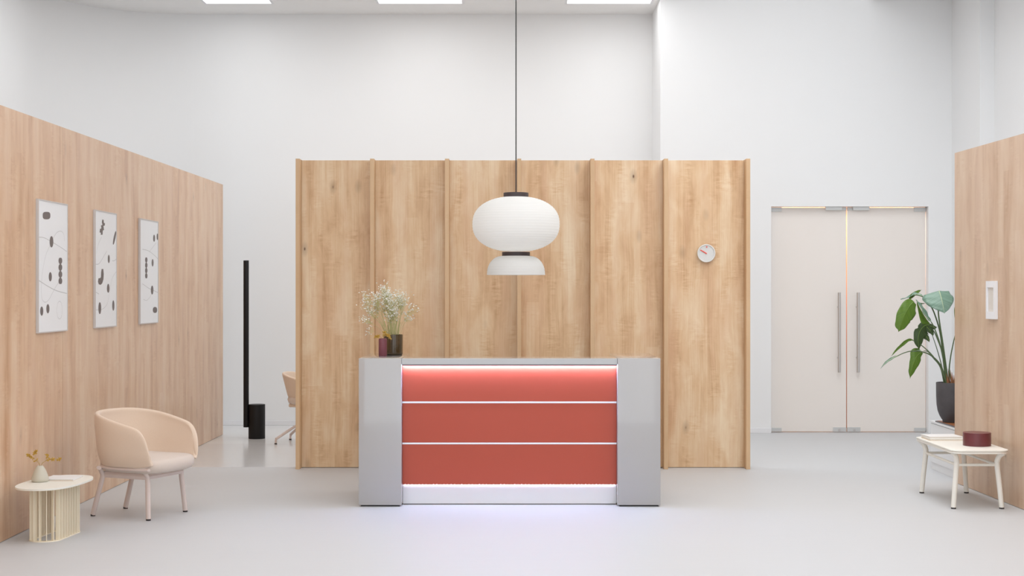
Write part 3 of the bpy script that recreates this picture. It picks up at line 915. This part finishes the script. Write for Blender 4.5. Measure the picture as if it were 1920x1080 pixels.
def seat_bm(p):
    """rounded cushion filling the shell"""
    bm = bmesh.new()
    n = 56
    levels = [(0.86, p['sz0']), (0.95, p['sz0'] + 0.012), (1.0, p['sz0'] + 0.04), (1.0, p['sz1'] - 0.035), (0.965, p['sz1'] - 0.012), (0.90, p['sz1'] - 0.002), (0.7, p['sz1'] + 0.004), (0.35, p['sz1'] + 0.008)]
    rings = []
    for sc, z in levels:
        ring_ = []
        for i in range(n):
            a = 2 * PI * i / n
            c, s_ = math.cos(a), math.sin(a)
            ex = math.copysign(abs(c) ** (2 / 2.9), c) * p['sa']; ey = math.copysign(abs(s_) ** (2 / 2.9), s_) * p['sb']
            fl_ = 1 + 0.19 * max(0, c)
            zz = z + (0.012 * max(0, -c) if z > p['sz1'] - 0.05 else 0)
            ring_.append(bm.verts.new((p['sx'] + ex * sc, ey * sc * fl_, zz)))
        rings.append(ring_)
    for a, b in zip(rings, rings[1:]):
        for i in range(n):
            bm.faces.new((a[i], a[(i + 1) % n], b[(i + 1) % n], b[i]))
    bm.faces.new(rings[0][::-1]); bm.faces.new(rings[-1])
    return bm

def soften(o, th, lv=2, off=-1.0):
    m = o.modifiers.new('thickness', 'SOLIDIFY'); m.thickness = th; m.offset = off; m.use_even_offset = False
    m = o.modifiers.new('smooth', 'SUBSURF'); m.levels = lv; m.render_levels = lv

ang = math.atan2(-0.40, 0.915)
t = thing('armchair', 'beige wool tub armchair with pale pink metal legs by the left partition', 'armchair', (-2.755, 10.81, 0), ang)
P = dict(a0=0.055, p=0.345, w=0.358, tip=0.345, toe=0.032, z0=0.374, zb=0.775, za=0.64, ze=0.425, taper=0.04, round=0.028, lip=0.012, pw=1.35)
sh = obj('backrest_shell', tub_shell(P), M['fabric'], t, smooth=True)
# outward normals need the thickness to go inwards
soften(sh, 0.036, 2, -1.0)
bm = bmesh.new()
st_ = obj('seat', seat_bm(dict(sx=0.075, sa=0.31, sb=0.272, sz0=0.338, sz1=0.442)), M['fabric_seat'], t, smooth=True)
LEGS = [((0.25, -0.206), (0.235, -0.195), 1, -1), ((0.24, 0.245), (0.225, 0.215), 1, 1), ((-0.273, 0.20), (-0.20, 0.20), -1, 1), ((-0.259, -0.190), (-0.165, -0.20), -1, -1)]
for (fx, fy), (kx, ky), sx_, sy_ in LEGS:
    bm = bmesh.new()
    top = (kx - 0.02 * sx_, ky + sy_ * 0.062, 0.366)
    path = [(fx, fy, 0.012), (fx * 0.5 + kx * 0.5, fy * 0.5 + ky * 0.5, 0.15), (kx, ky, 0.29), (kx - 0.004 * sx_, ky + sy_ * 0.014, 0.33), (kx - 0.012 * sx_, ky + sy_ * 0.04, 0.358), top]
    tube(bm, path, 0.0195, 14, 5, flat=0.72, up=(1, 0, 0))
    lg = obj('leg', bm, M['pink_metal'], t, smooth='auto')
    bm = bmesh.new(); tube(bm, [(fx, fy, 0.0), (fx, fy, 0.013)], 0.019, 14, flat=0.72, up=(1, 0, 0))
    obj('foot', bm, M['foot'], lg, smooth='auto')
for sy_, fx_ in ((-1, 0.29), (1, 0.25)):
    bm = bmesh.new()
    tube(bm, [(-0.155, sy_ * 0.228, 0.371), (-0.05, sy_ * 0.262, 0.370), (0.12, sy_ * 0.270, 0.369), (fx_ - 0.01, sy_ * 0.262, 0.369), (fx_, sy_ * 0.262, 0.369)], 0.0135, 12, 5)
    obj('side_rail', bm, M['pink_metal'], t, smooth='auto')
bm = bmesh.new()
for sy_ in (-1, 1):
    tube(bm, [(-0.17, sy_ * 0.20, 0.312), (0.23, sy_ * 0.205, 0.312)], 0.022, 4, flat=0.5, up=(0, 0, 1))
tube(bm, [(0.232, -0.20, 0.312), (0.232, 0.215, 0.312)], 0.022, 4, flat=0.5, up=(0, 0, 1))
tube(bm, [(-0.17, -0.20, 0.312), (-0.19, 0.20, 0.312)], 0.022, 4, flat=0.5, up=(0, 0, 1))
obj('frame', bm, M['pink_metal'], t)
# seam down the inside of the back
bm = bmesh.new()

# swivel chair half hidden behind the centre partition
t = thing('swivel_chair', 'beige tub swivel chair on splayed metal base, half hidden behind the partition', 'chair', (-2.19, 15.93, 0), -0.25)
P2 = dict(a0=0.04, p=0.345, w=0.30, tip=0.30, toe=0.01, z0=0.43, zb=0.765, za=0.62, ze=0.52, taper=0.085, round=0.03, lip=0.0, pw=1.0)
sh = obj('backrest_shell', tub_shell(P2), M['fabric'], t, smooth=True)
soften(sh, 0.03, 2, -1.0)
obj('seat', seat_bm(dict(sx=0.03, sa=0.26, sb=0.235, sz0=0.425, sz1=0.50)), M['fabric_seat'], t, smooth=True)
obj('seat_plate', boxbm((-0.19, -0.16, 0.392), (0.19, 0.16, 0.43), 0.012), M['fabric'], t, smooth='auto')
bm = bmesh.new(); tube(bm, [(0, 0, 0.20), (0, 0, 0.39)], 0.026, 20)
obj('column', bm, M['pink_metal'], t, smooth='auto')
for a in (207, 132, 27, -48):
    a = math.radians(a) + 0.25
    c, s_ = math.cos(a), math.sin(a)
    bm = bmesh.new()
    tube(bm, [(c * 0.01, s_ * 0.01, 0.245), (c * 0.14, s_ * 0.14, 0.20), (c * 0.385, s_ * 0.385, 0.058)], lambda q: 0.017 - 0.003 * q, 10, 3)
    tube(bm, [(c * 0.385, s_ * 0.385, 0.068), (c * 0.39, s_ * 0.39, 0.012)], 0.012, 10)
    lg = obj('leg', bm, M['pink_metal'], t, smooth='auto')
    bm = bmesh.new(); tube(bm, [(c * 0.39, s_ * 0.39, 0.0), (c * 0.39, s_ * 0.39, 0.012)], 0.014, 12)
    obj('foot', bm, M['foot'], lg, smooth='auto')

# ================================================================ BLACK FLOOR LAMP
t = thing('floor_lamp', 'tall black tube floor lamp joined to a short black cylinder base', 'lamp', (-2.82, 16.33, 0))
fx = (481.5 - 960) * 16.38 / F
bm = lathe(bmesh.new(), [(0, 0), (0.091, 0), (0.0925, 0.003), (0.0925, 0.378), (0.0905, 0.381), (0, 0.381)], (fx, 16.38, 0), 64)
obj('base_cylinder', bm, M['black'], t, smooth='auto', world=True)
tx = (461.5 - 960) * 16.35 / F
bm = bmesh.new()
lathe(bm, [(0, 0.128), (0.029, 0.128), (0.030, 0.130), (0.030, 1.985), (0.029, 1.987), (0, 1.987)], (tx, 16.35, 0), 40)
obj('light_tube', bm, M['black'], t, smooth='auto', world=True)
for z in (0.33, 0.165):
    bm = bmesh.new()
    tube(bm, [(tx, 16.35, z), (fx, 16.38, z)], 0.016, 10)
    obj('connector', bm, M['black'], t, smooth='auto', world=True)

# ================================================================ LEFT SIDE TABLE
tilt = -math.radians(6.0)
TC = (-3.072, 9.86)
t = thing('side_table', 'cream oval side table with slatted drum base beside the beige armchair', 'table', (TC[0], TC[1], 0), tilt)
def stadium(hw, hl, n=24):
    """hw half width (x), hl half length (y)"""
    pts = []
    c = hl - hw
    for i in range(n + 1):
        a = PI * i / n
        pts.append((hw * math.cos(a), c + hw * math.sin(a)))
    for i in range(n + 1):
        a = PI + PI * i / n
        pts.append((hw * math.cos(a), -c + hw * math.sin(a)))
    return pts
def oval(hw, hl, n=72, e=2.5):
    pts = []
    for i in range(n):
        a = 2 * PI * i / n; c, s_ = math.cos(a), math.sin(a)
        pts.append((math.copysign(abs(c) ** (2 / e), c) * hw, math.copysign(abs(s_) ** (2 / e), s_) * hl))
    return pts
ZT = 0.366
obj('table_top', prism(bmesh.new(), oval(0.198, 0.375, 96, 2.5), ZT - 0.012, ZT, 0.003), M['cream_top'], t, smooth='auto')
def ring_plate(hw, hl, w_, z0, z1):
    bm = bmesh.new()
    o_, i_ = stadium(hw, hl), stadium(hw - w_, hl - w_)
    n = len(o_)
    V = [[bm.verts.new((x, y, z)) for x, y in q] for q, z in ((o_, z0), (o_, z1), (i_, z1), (i_, z0))]
    for a in range(4):
        A, B = V[a], V[(a + 1) % 4]
        for i in range(n):
            bm.faces.new((A[i], A[(i + 1) % n], B[(i + 1) % n], B[i]))
    return bm
HW, HL = 0.108, 0.252
obj('base_ring', ring_plate(HW, HL, 0.034, 0.0, 0.006), M['cream'], t)
obj('upper_ring', ring_plate(HW, HL, 0.034, ZT - 0.018, ZT - 0.0121), M['cream'], t)
# radial slats around the stadium
per = 2 * PI * (HW - 0.017) + 4 * (HL - HW)
NS = 28
def at_len(s):
    r = HW - 0.017; c = HL - HW
    s %= per
    if s < 2 * c: return (r, -c + s, 1, 0)
    s -= 2 * c
    if s < PI * r: a = s / r; return (r * math.cos(a), c + r * math.sin(a), math.cos(a), math.sin(a))
    s -= PI * r
    if s < 2 * c: return (-r, c - s, -1, 0)
    s -= 2 * c
    a = PI + s / r
    return (r * math.cos(a), -c + r * math.sin(a), math.cos(a), math.sin(a))
me_sl = None
for i in range(NS):
    x, y, nx, ny = at_len(per * (i + 0.5) / NS)
    if me_sl is None:
        o = obj('slat', boxbm((-0.0155, -0.0022, 0.006), (0.0155, 0.0022, ZT - 0.018)), M['cream'], t)
        me_sl = o.data
    else:
        o = bpy.data.objects.new('slat', me_sl); C.objects.link(o); o.parent = t
    o.location = (x, y, 0); o.rotation_euler = (0, 0, math.atan2(ny, nx))

vx, vy = (75.2 - 960) * 9.86 / F, 9.86
t = thing('bud_vase', 'small greige bottle-shaped ceramic vase on the oval side table', 'vase', (vx, vy, ZT))
obj('vase_body', lathe(bmesh.new(), [(0, 0), (0.048, 0), (0.054, 0.004), (0.0565, 0.014), (0.0555, 0.026), (0.050, 0.045), (0.040, 0.072), (0.030, 0.092), (0.0185, 0.1075), (0.0165, 0.1085), (0.014, 0.107), (0.014, 0.03), (0, 0.03)], (0, 0, 0), 56), M['vase_beige'], t, smooth='auto', angle=50)
sprig('dried_sprig', 'thin yellow dried twigs in the greige vase on the oval side table', (vx, vy, ZT + 0.035),
      [([(0, 0, 0), (-0.003, 0, 0.075), (-0.02, 0, 0.10), (-0.05, 0, 0.125), (-0.078, 0, 0.140)], [(0.55, 3), (0.75, 5), (0.9, 9), (1.0, 10)]),
       ([(0.002, 0, 0), (-0.003, 0, 0.08), (-0.02, 0, 0.115), (-0.035, 0, 0.15), (-0.03, 0, 0.165)], [(0.75, 5), (0.9, 7), (1.0, 5)]),
       ([(0.004, 0, 0), (0.008, 0, 0.075), (0.04, 0, 0.105), (0.075, 0, 0.116), (0.11, 0, 0.112), (0.135, 0, 0.115)], [(0.55, 6), (0.66, 9), (0.95, 8), (1.0, 8)]),
       ([(0.006, 0, 0), (0.01, 0, 0.08), (0.035, 0, 0.105), (0.052, 0, 0.132), (0.05, 0, 0.14)], [(0.85, 5), (1.0, 7)])], 1.0, 5, 1.15)

def book(name, label, cat, loc, rz, size, thick, cover, group=None, pages='pages', spine=True):
    """closed soft book: two cover boards, page block, spine; spine at -x side"""
    w_, d_ = size
    t = thing(name, label, cat, loc, rz, group)
    obj('cover', boxbm((-w_ / 2, -d_ / 2, 0), (w_ / 2, d_ / 2, 0.0018), 0.0004, 1), M[cover[0]], t)
    obj('page_block', boxbm((-w_ / 2 + 0.003, -d_ / 2 + 0.003, 0.0018), (w_ / 2 - 0.003, d_ / 2 - 0.003, thick - 0.0018)), M[pages], t)
    obj('cover', boxbm((-w_ / 2, -d_ / 2, thick - 0.0018), (w_ / 2, d_ / 2, thick), 0.0004, 1), M[cover[1]], t)
    obj('spine', boxbm((w_ / 2 - 0.0028, -d_ / 2, 0.0018), (w_ / 2, d_ / 2, thick - 0.0018)), M[cover[1]], t)
    return t
book('magazine', 'thin white magazine lying behind the greige vase on the oval table', 'magazine', (-3.062, 10.005, ZT), 0.0, (0.205, 0.22), 0.012, ('tan', 'book_white'))

# ================================================================ RIGHT SIDE TABLE
TX0, TX1, TY0, TY1 = 3.302, 3.742, 10.99, 12.06
cxm, cym = (TX0 + TX1) / 2, (TY0 + TY1) / 2
ZR = 0.452
t = thing('side_table', 'low pale cream rectangular side table with splayed legs before the right partition', 'table', (cxm, cym, 0))
def rrect(hx, hy, r, n=8, bulge=0.012):
    pts = []
    for cx_, cy_, a0 in ((hx - r, hy - r, 0), (-hx + r, hy - r, PI / 2), (-hx + r, -hy + r, PI), (hx - r, -hy + r, 1.5 * PI)):
        for i in range(n + 1):
            a = a0 + PI / 2 * i / n
            pts.append((cx_ + r * math.cos(a), cy_ + r * math.sin(a)))
    return pts
hx, hy = (TX1 - TX0) / 2, (TY1 - TY0) / 2
obj('table_top', prism(bmesh.new(), rrect(hx, hy, 0.085), ZR - 0.010, ZR, 0.003), M['cream_w'], t, smooth='auto')
obj('top_rim', prism(bmesh.new(), rrect(hx - 0.004, hy - 0.004, 0.082), ZR - 0.028, ZR - 0.0125, 0.006), M['cream_w'], t, smooth='auto')
obj('shadow_gap', prism(bmesh.new(), rrect(hx - 0.01, hy - 0.01, 0.078), ZR - 0.0125, ZR - 0.010), M['cream'], t)
FX, FY = 0.182, 0.43
for sx_ in (-1, 1):
    for sy_ in (-1, 1):
        bm = bmesh.new()
        kx, ky = sx_ * (FX - 0.028), sy_ * (FY - 0.018)
        tube(bm, [(sx_ * FX, sy_ * FY, 0.010), (sx_ * (FX - 0.014), sy_ * (FY - 0.009), 0.18), (kx, ky, 0.33), (kx + sx_ * 0.002, ky + sy_ * 0.004, 0.368),
                  (kx + sx_ * 0.014, ky + sy_ * 0.018, 0.402), (kx + sx_ * 0.04, ky + sy_ * 0.045, 0.428)],
             lambda q: 0.0185 + 0.002 * (1 - abs(2 * q - 1)), 16, 5, up=(1, 0, 0))
        lg = obj('leg', bm, M['cream_w'], t, smooth='auto')
        bm = bmesh.new(); tube(bm, [(sx_ * FX, sy_ * FY, 0.0), (sx_ * FX, sy_ * FY, 0.011)], 0.0187, 16)
        obj('foot', bm, M['foot'], lg, smooth='auto')
kx, ky = FX - 0.028, FY - 0.018
for a, b in (((-kx, -ky), (kx, -ky)), ((-kx, ky), (kx, ky)), ((-kx, -ky), (-kx, ky)), ((kx, -ky), (kx, ky))):
    bm = bmesh.new(); tube(bm, [(a[0], a[1], 0.33), (b[0], b[1], 0.33)], 0.0105, 12)
    obj('stretcher', bm, M['cream_w'], t, smooth='auto')
t = tag(obj('round_box', lathe(bmesh.new(), [(0, 0), (0.1035, 0), (0.105, 0.002), (0.105, 0.1), (0.1035, 0.102), (0, 0.102)], (0, 0, 0), 96), M['burgundy'], None, smooth='auto'),
        'burgundy stained round wooden drum box on the pale cream side table', 'box')
t.location = (3.598, 11.35, ZR)
book('book', 'cream book with tan cover, lower one of the two on the right side table', 'book', (3.478, 11.835, ZR), 0.0, (0.285, 0.25), 0.015, ('tan', 'cream_w'), 'books on the right side table')
book('book', 'white book lying on top of the tan-covered book on the right side table', 'book', (3.472, 11.855, ZR + 0.015), 0.05, (0.27, 0.225), 0.014, ('book_white', 'book_white'), 'books on the right side table')

# ================================================================ WHITE CABINET, TRAY, PLANT
t = thing('low_cabinet', 'low white cabinet behind the right wood partition, under the potted plant', 'cabinet', (4.3, 13.12, 0))
obj('body', boxbm((3.885, 12.70, 0.0), (4.75, 13.59, 0.43), 0.002), M['cabinet'], t, world=True)
obj('cabinet_top', boxbm((3.868, 12.69, 0.43), (4.76, 13.60, 0.45), 0.002), M['cabinet'], t, world=True)
obj('side_panel', boxbm((3.874, 12.70, 0.07), (3.886, 13.575, 0.425), 0.002), M['cabinet'], t, world=True)
t = thing('plant_tray', 'flat dark-edged brown tray under the charcoal plant pot', 'tray', (4.03, 13.05, 0.45))
obj('tray_body', boxbm((3.872, 12.80, 0.45), (4.28, 13.42, 0.460), 0.001), M['tray_edge'], t, world=True)
obj('tray_top', boxbm((3.884, 12.812, 0.460), (4.268, 13.408, 0.4625)), M['tray_wood'], t, world=True)
PX, PY, PZ = 3.962, 13.24, 0.4625
t = thing('plant_pot', 'tall charcoal clay pot with rounded base, half hidden by the right partition', 'pot', (PX, PY, PZ))
prof = [(0, 0), (0.068, 0), (0.072, 0.004), (0.074, 0.02), (0.082, 0.03), (0.100, 0.062), (0.116, 0.105), (0.125, 0.16), (0.129, 0.24), (0.130, 0.355), (0.127, 0.360), (0.120, 0.360), (0.118, 0.35), (0.116, 0.32)]
obj('pot_body', lathe(bmesh.new(), prof, (0, 0, 0), 72), M['pot_grey'], t, smooth='auto', angle=50)
obj('soil', lathe(bmesh.new(), [(0, 0.32), (0.06, 0.325), (0.1165, 0.318)], (0, 0, 0), 40), M['soil'], t, smooth=True)

plant = thing('potted_plant', 'tall green bird-of-paradise plant with drooping leaves in the charcoal pot', 'plant', (PX, PY, PZ + 0.32))
def q3(cx_, cy_, dy=0.0):
    """reading from the plant close-up -> point at the plant, dy nearer/farther"""
    px, py = 1640 + cx_ / 5.4, 530 + cy_ / 5.4
    D = PY + dy
    return Vector(((px - 960) * D / F, D, H - (py - 545) * D / F))
def leaf(rib, wl, wr, m, nrm=(0, -1, 0), fold=0.25, notch=None, n=26, rib_mat='leaf_rib', curl=0.0):
    """rib: points along the midrib (base to tip); wl, wr: half widths in metres at the same stations;
       nrm: rough facing; fold lifts the edges; notch: set of (side, t) tears"""
    P = smooth_path(rib, 8)
    K = len(P)
    def interp(ws, t_):
        f = t_ * (len(ws) - 1); i = min(int(f), len(ws) - 2); u = f - i
        p0 = ws[max(i - 1, 0)]; p1 = ws[i]; p2 = ws[i + 1]; p3 = ws[min(i + 2, len(ws) - 1)]
        return max(0.0, 0.5 * (2 * p1 + (p2 - p0) * u + (2 * p0 - 5 * p1 + 4 * p2 - p3) * u * u + (3 * p1 - p0 - 3 * p2 + p3) * u ** 3))
    bm = bmesh.new(); uvl = bm.loops.layers.uv.new('UVMap')
    NW = 5
    rows = []; uvs = {}
    N_ = Vector(nrm).normalized()
    for i, p in enumerate(P):
        t_ = i / (K - 1)
        T = (P[min(i + 1, K - 1)] - P[max(i - 1, 0)]).normalized()
        side = T.cross(N_)
        side.normalize()
        up_ = side.cross(T).normalized()
        row = []
        for j in range(-NW, NW + 1):
            f = j / NW
            w_ = interp(wr if j > 0 else wl, t_)
            if notch and abs(f) > 0.0:
                for sd, tc_, dp, wd in notch:
                    if (sd > 0) == (j > 0):
                        w_ *= 1 - dp * max(0, 1 - abs(t_ - tc_) / wd)
            af = abs(f)
            lift = fold * af * w_ - curl * (af * w_) ** 2 * 6
            wob = 0.004 * math.sin(t_ * 23 + j) * af
            v = bm.verts.new(p + side * (f * w_) + up_ * (lift + wob) - T * (af * w_ * 0.0))
            uvs[v] = (0.5 + f * 0.5, t_)
            row.append(v)
        rows.append(row)
    for i in range(K - 1):
        for j in range(2 * NW):
            f_ = bm.faces.new((rows[i][j], rows[i][j + 1], rows[i + 1][j + 1], rows[i + 1][j]))
            for lp in f_.loops: lp[uvl].uv = uvs[lp.vert]
    bmesh.ops.remove_doubles(bm, verts=bm.verts, dist=1e-5)
    o = obj('leaf', bm, m, plant, smooth=True, world=True)
    md = o.modifiers.new('thickness', 'SOLIDIFY'); md.thickness = 0.0012; md.offset = 0
    rb = bmesh.new(); tube(rb, P, lambda q: 0.0035 * (1 - q) + 0.0008, 6)
    obj('midrib', rb, M['leaf_rib'] if m is M['leaf_blue'] else M['rib_green'], o, smooth=True, world=True)
    return o
def stalk(pts, r0=0.007, r1=0.0035):
    bm = bmesh.new(); tube(bm, pts, lambda q: r0 + (r1 - r0) * q, 10, 6)
    return obj('stalk', bm, M['stem'], plant, smooth=True, world=True)
base = lambda dx, dy: Vector((PX + dx, PY + dy, PZ + 0.32))
# stalks
stalk([base(-0.02, 0.0), q3(725, 880), q3(690, 620, -0.02), q3(662, 440, -0.04), q3(645, 300, -0.06), q3(648, 160, -0.05), q3(650, 88, -0.03)], 0.009, 0.005)
stalk([base(-0.025, 0.03), q3(705, 860, 0.03), q3(665, 520, 0.05), q3(600, 300, 0.04), q3(545, 205, 0.02), q3(500, 152, 0.0), q3(445, 128, 0), q3(385, 125, -0.02)], 0.008, 0.004)
stalk([base(-0.03, -0.01), q3(700, 800, -0.02), q3(655, 600, -0.06), q3(600, 450, -0.09), q3(568, 390, -0.1)], 0.008, 0.004)
stalk([base(-0.035, 0.01), q3(690, 740, 0.02), q3(635, 570, 0.05), q3(590, 480, 0.07), q3(525, 430, 0.08)], 0.007, 0.004)
stalk([base(-0.04, -0.02), q3(690, 890, -0.04), q3(640, 800, -0.08), q3(560, 730, -0.12), q3(480, 700, -0.15), q3(400, 690, -0.17), q3(300, 710, -0.2), q3(180, 768, -0.24)], 0.0085, 0.0035)
stalk([base(-0.045, 0.0), q3(680, 880, 0.0), q3(590, 745, 0.02), q3(500, 655, 0.03), q3(430, 608, 0.03), q3(385, 585, 0.03)], 0.007, 0.003)
stalk([base(-0.03, 0.04), q3(675, 830, 0.05), q3(630, 670, 0.06), q3(590, 550, 0.05), q3(545, 420, 0.02)], 0.005, 0.0025)
stalk([base(0.02, 0.0), q3(757, 900), q3(768, 760), q3(790, 640, -0.02), q3(812, 545, -0.02), q3(845, 430, 0)], 0.007, 0.004)
stalk([base(-0.05, 0.02), q3(665, 860, 0.05), q3(590, 760, 0.07), q3(540, 700, 0.08), q3(495, 690, 0.08)], 0.005, 0.003)
# leaves
W = lambda *a: [x / 5.4 * PY / F for x in a]
leaf([q3(652, 82, -0.03), q3(668, 130, -0.07), q3(685, 200, -0.11), q3(698, 265, -0.13), q3(706, 312, -0.14)],
     W(100, 112, 128, 112, 80, 44, 0), W(150, 175, 168, 138, 92, 40, 0), M['leaf_blue'], (-0.1, -1, 0.4), fold=-0.25)
leaf([q3(395, 190, -0.02), q3(350, 240, -0.05), q3(300, 330, -0.08), q3(262, 430, -0.09), q3(240, 500, -0.09)],
     W(42, 84, 104, 96, 76, 48, 0), W(45, 66, 74, 74, 62, 44, 0), M['leaf_green'], (0.1, -1, 0.15), fold=-0.2,
     notch=[(1, 0.93, 0.5, 0.05), (-1, 0.55, 0.12, 0.04)])
leaf([q3(500, 150, 0.0), q3(440, 118, 0.03), q3(390, 128, 0.05), q3(330, 152, 0.08), q3(262, 168, 0.1)],
     W(6, 22, 26, 18, 15, 12, 0), W(4, 15, 22, 40, 20, 10, 0), M['leaf_blue'], (0, -0.5, 1), fold=0.3)
leaf([q3(345, 178, 0.06), q3(385, 130, 0.08), q3(430, 98, 0.1), q3(474, 72, 0.12)],
     W(6, 22, 20, 14, 0), W(4, 16, 18, 12, 0), M['leaf_green'], (0, -1, 0.3), fold=0.3)
leaf([q3(572, 395, -0.1), q3(530, 350, -0.12), q3(480, 270, -0.13), q3(440, 205, -0.12), q3(418, 172, -0.1)],
     W(4, 28, 36, 26, 12, 0), W(5, 14, 20, 16, 8, 0), M['leaf_blue'], (0.6, -1, 0), fold=0.9)
leaf([q3(555, 410, -0.09), q3(515, 370, -0.1), q3(475, 300, -0.11), q3(445, 240, -0.11), q3(424, 185, -0.1)],
     W(8, 50, 40, 22, 10, 0), W(2, 8, 8, 6, 4, 0), M['leaf_green'], (-0.4, -1, 0), fold=0.5)
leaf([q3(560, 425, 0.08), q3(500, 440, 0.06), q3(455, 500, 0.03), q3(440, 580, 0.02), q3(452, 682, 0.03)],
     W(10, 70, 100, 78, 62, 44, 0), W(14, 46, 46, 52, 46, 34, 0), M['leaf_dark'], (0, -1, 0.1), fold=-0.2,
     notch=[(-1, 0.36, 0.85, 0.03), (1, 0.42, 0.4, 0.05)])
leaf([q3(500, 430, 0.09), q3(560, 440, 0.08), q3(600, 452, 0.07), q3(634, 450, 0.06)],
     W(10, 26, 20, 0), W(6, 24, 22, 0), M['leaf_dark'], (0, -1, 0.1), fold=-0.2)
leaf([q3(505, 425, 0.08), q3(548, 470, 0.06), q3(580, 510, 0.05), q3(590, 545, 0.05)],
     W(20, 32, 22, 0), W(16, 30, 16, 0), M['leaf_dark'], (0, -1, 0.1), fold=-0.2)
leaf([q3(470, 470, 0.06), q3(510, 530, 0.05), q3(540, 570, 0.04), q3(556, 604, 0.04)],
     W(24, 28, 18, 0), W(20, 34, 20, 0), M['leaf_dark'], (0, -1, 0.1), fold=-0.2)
leaf([q3(478, 700, 0.06), q3(430, 740, 0.04), q3(395, 810, 0.02), q3(370, 890, 0.02), q3(358, 972, 0.03)],
     W(20, 48, 62, 52, 34, 0), W(50, 78, 50, 34, 22, 0), M['leaf_green'], (0, -1, 0.1), fold=-0.2)
leaf([q3(390, 580, 0.03), q3(335, 590, 0.02), q3(270, 640, 0.0), q3(210, 695, -0.02), q3(165, 750, -0.04)],
     W(4, 10, 14, 10, 6, 0), W(5, 16, 18, 14, 8, 0), M['leaf_green'], (0.2, -1, 0.6), fold=0.6)
leaf([q3(230, 738, -0.22), q3(170, 770, -0.25), q3(110, 812, -0.28), q3(58, 872, -0.3)],
     W(4, 11, 9, 0), W(4, 12, 9, 0), M['leaf_blue'], (0, -1, 0.5), fold=0.5)
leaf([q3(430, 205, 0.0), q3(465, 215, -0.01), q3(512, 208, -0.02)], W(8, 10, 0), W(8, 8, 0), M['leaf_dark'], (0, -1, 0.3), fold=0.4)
leaf([q3(470, 690, 0.0), q3(430, 690, 0.0), q3(385, 700, 0.0)], W(6, 9, 0), W(6, 8, 0), M['leaf_blue'], (0, -1, 0.5), fold=0.4)
leaf([q3(845, 430, 0), q3(860, 330, -0.03), q3(880, 230, -0.05), q3(905, 140, -0.03), q3(925, 90, 0)],
     W(6, 55, 75, 60, 30, 0), W(6, 55, 75, 60, 30, 0), M['leaf_green'], (0.1, -1, 0.1), fold=0.3)
# dry sheaths round the crown
rs = random.Random(4)
for i in range(9):
    dx = -0.045 + 0.012 * i; h_ = rs.uniform(0.09, 0.17)
    bm = bmesh.new()
    b0 = base(dx * 0.8, rs.uniform(-0.03, 0.02)); lean = dx * 0.35 - 0.012
    tube(bm, [b0, b0 + Vector((lean * 0.5, -0.004, h_ * 0.5)), b0 + Vector((lean, 0, h_))], lambda q: 0.011 * (1 - q) + 0.001, 6, 3, flat=0.45)
    obj('sheath', bm, M['sheath'], plant, smooth=True, world=True)
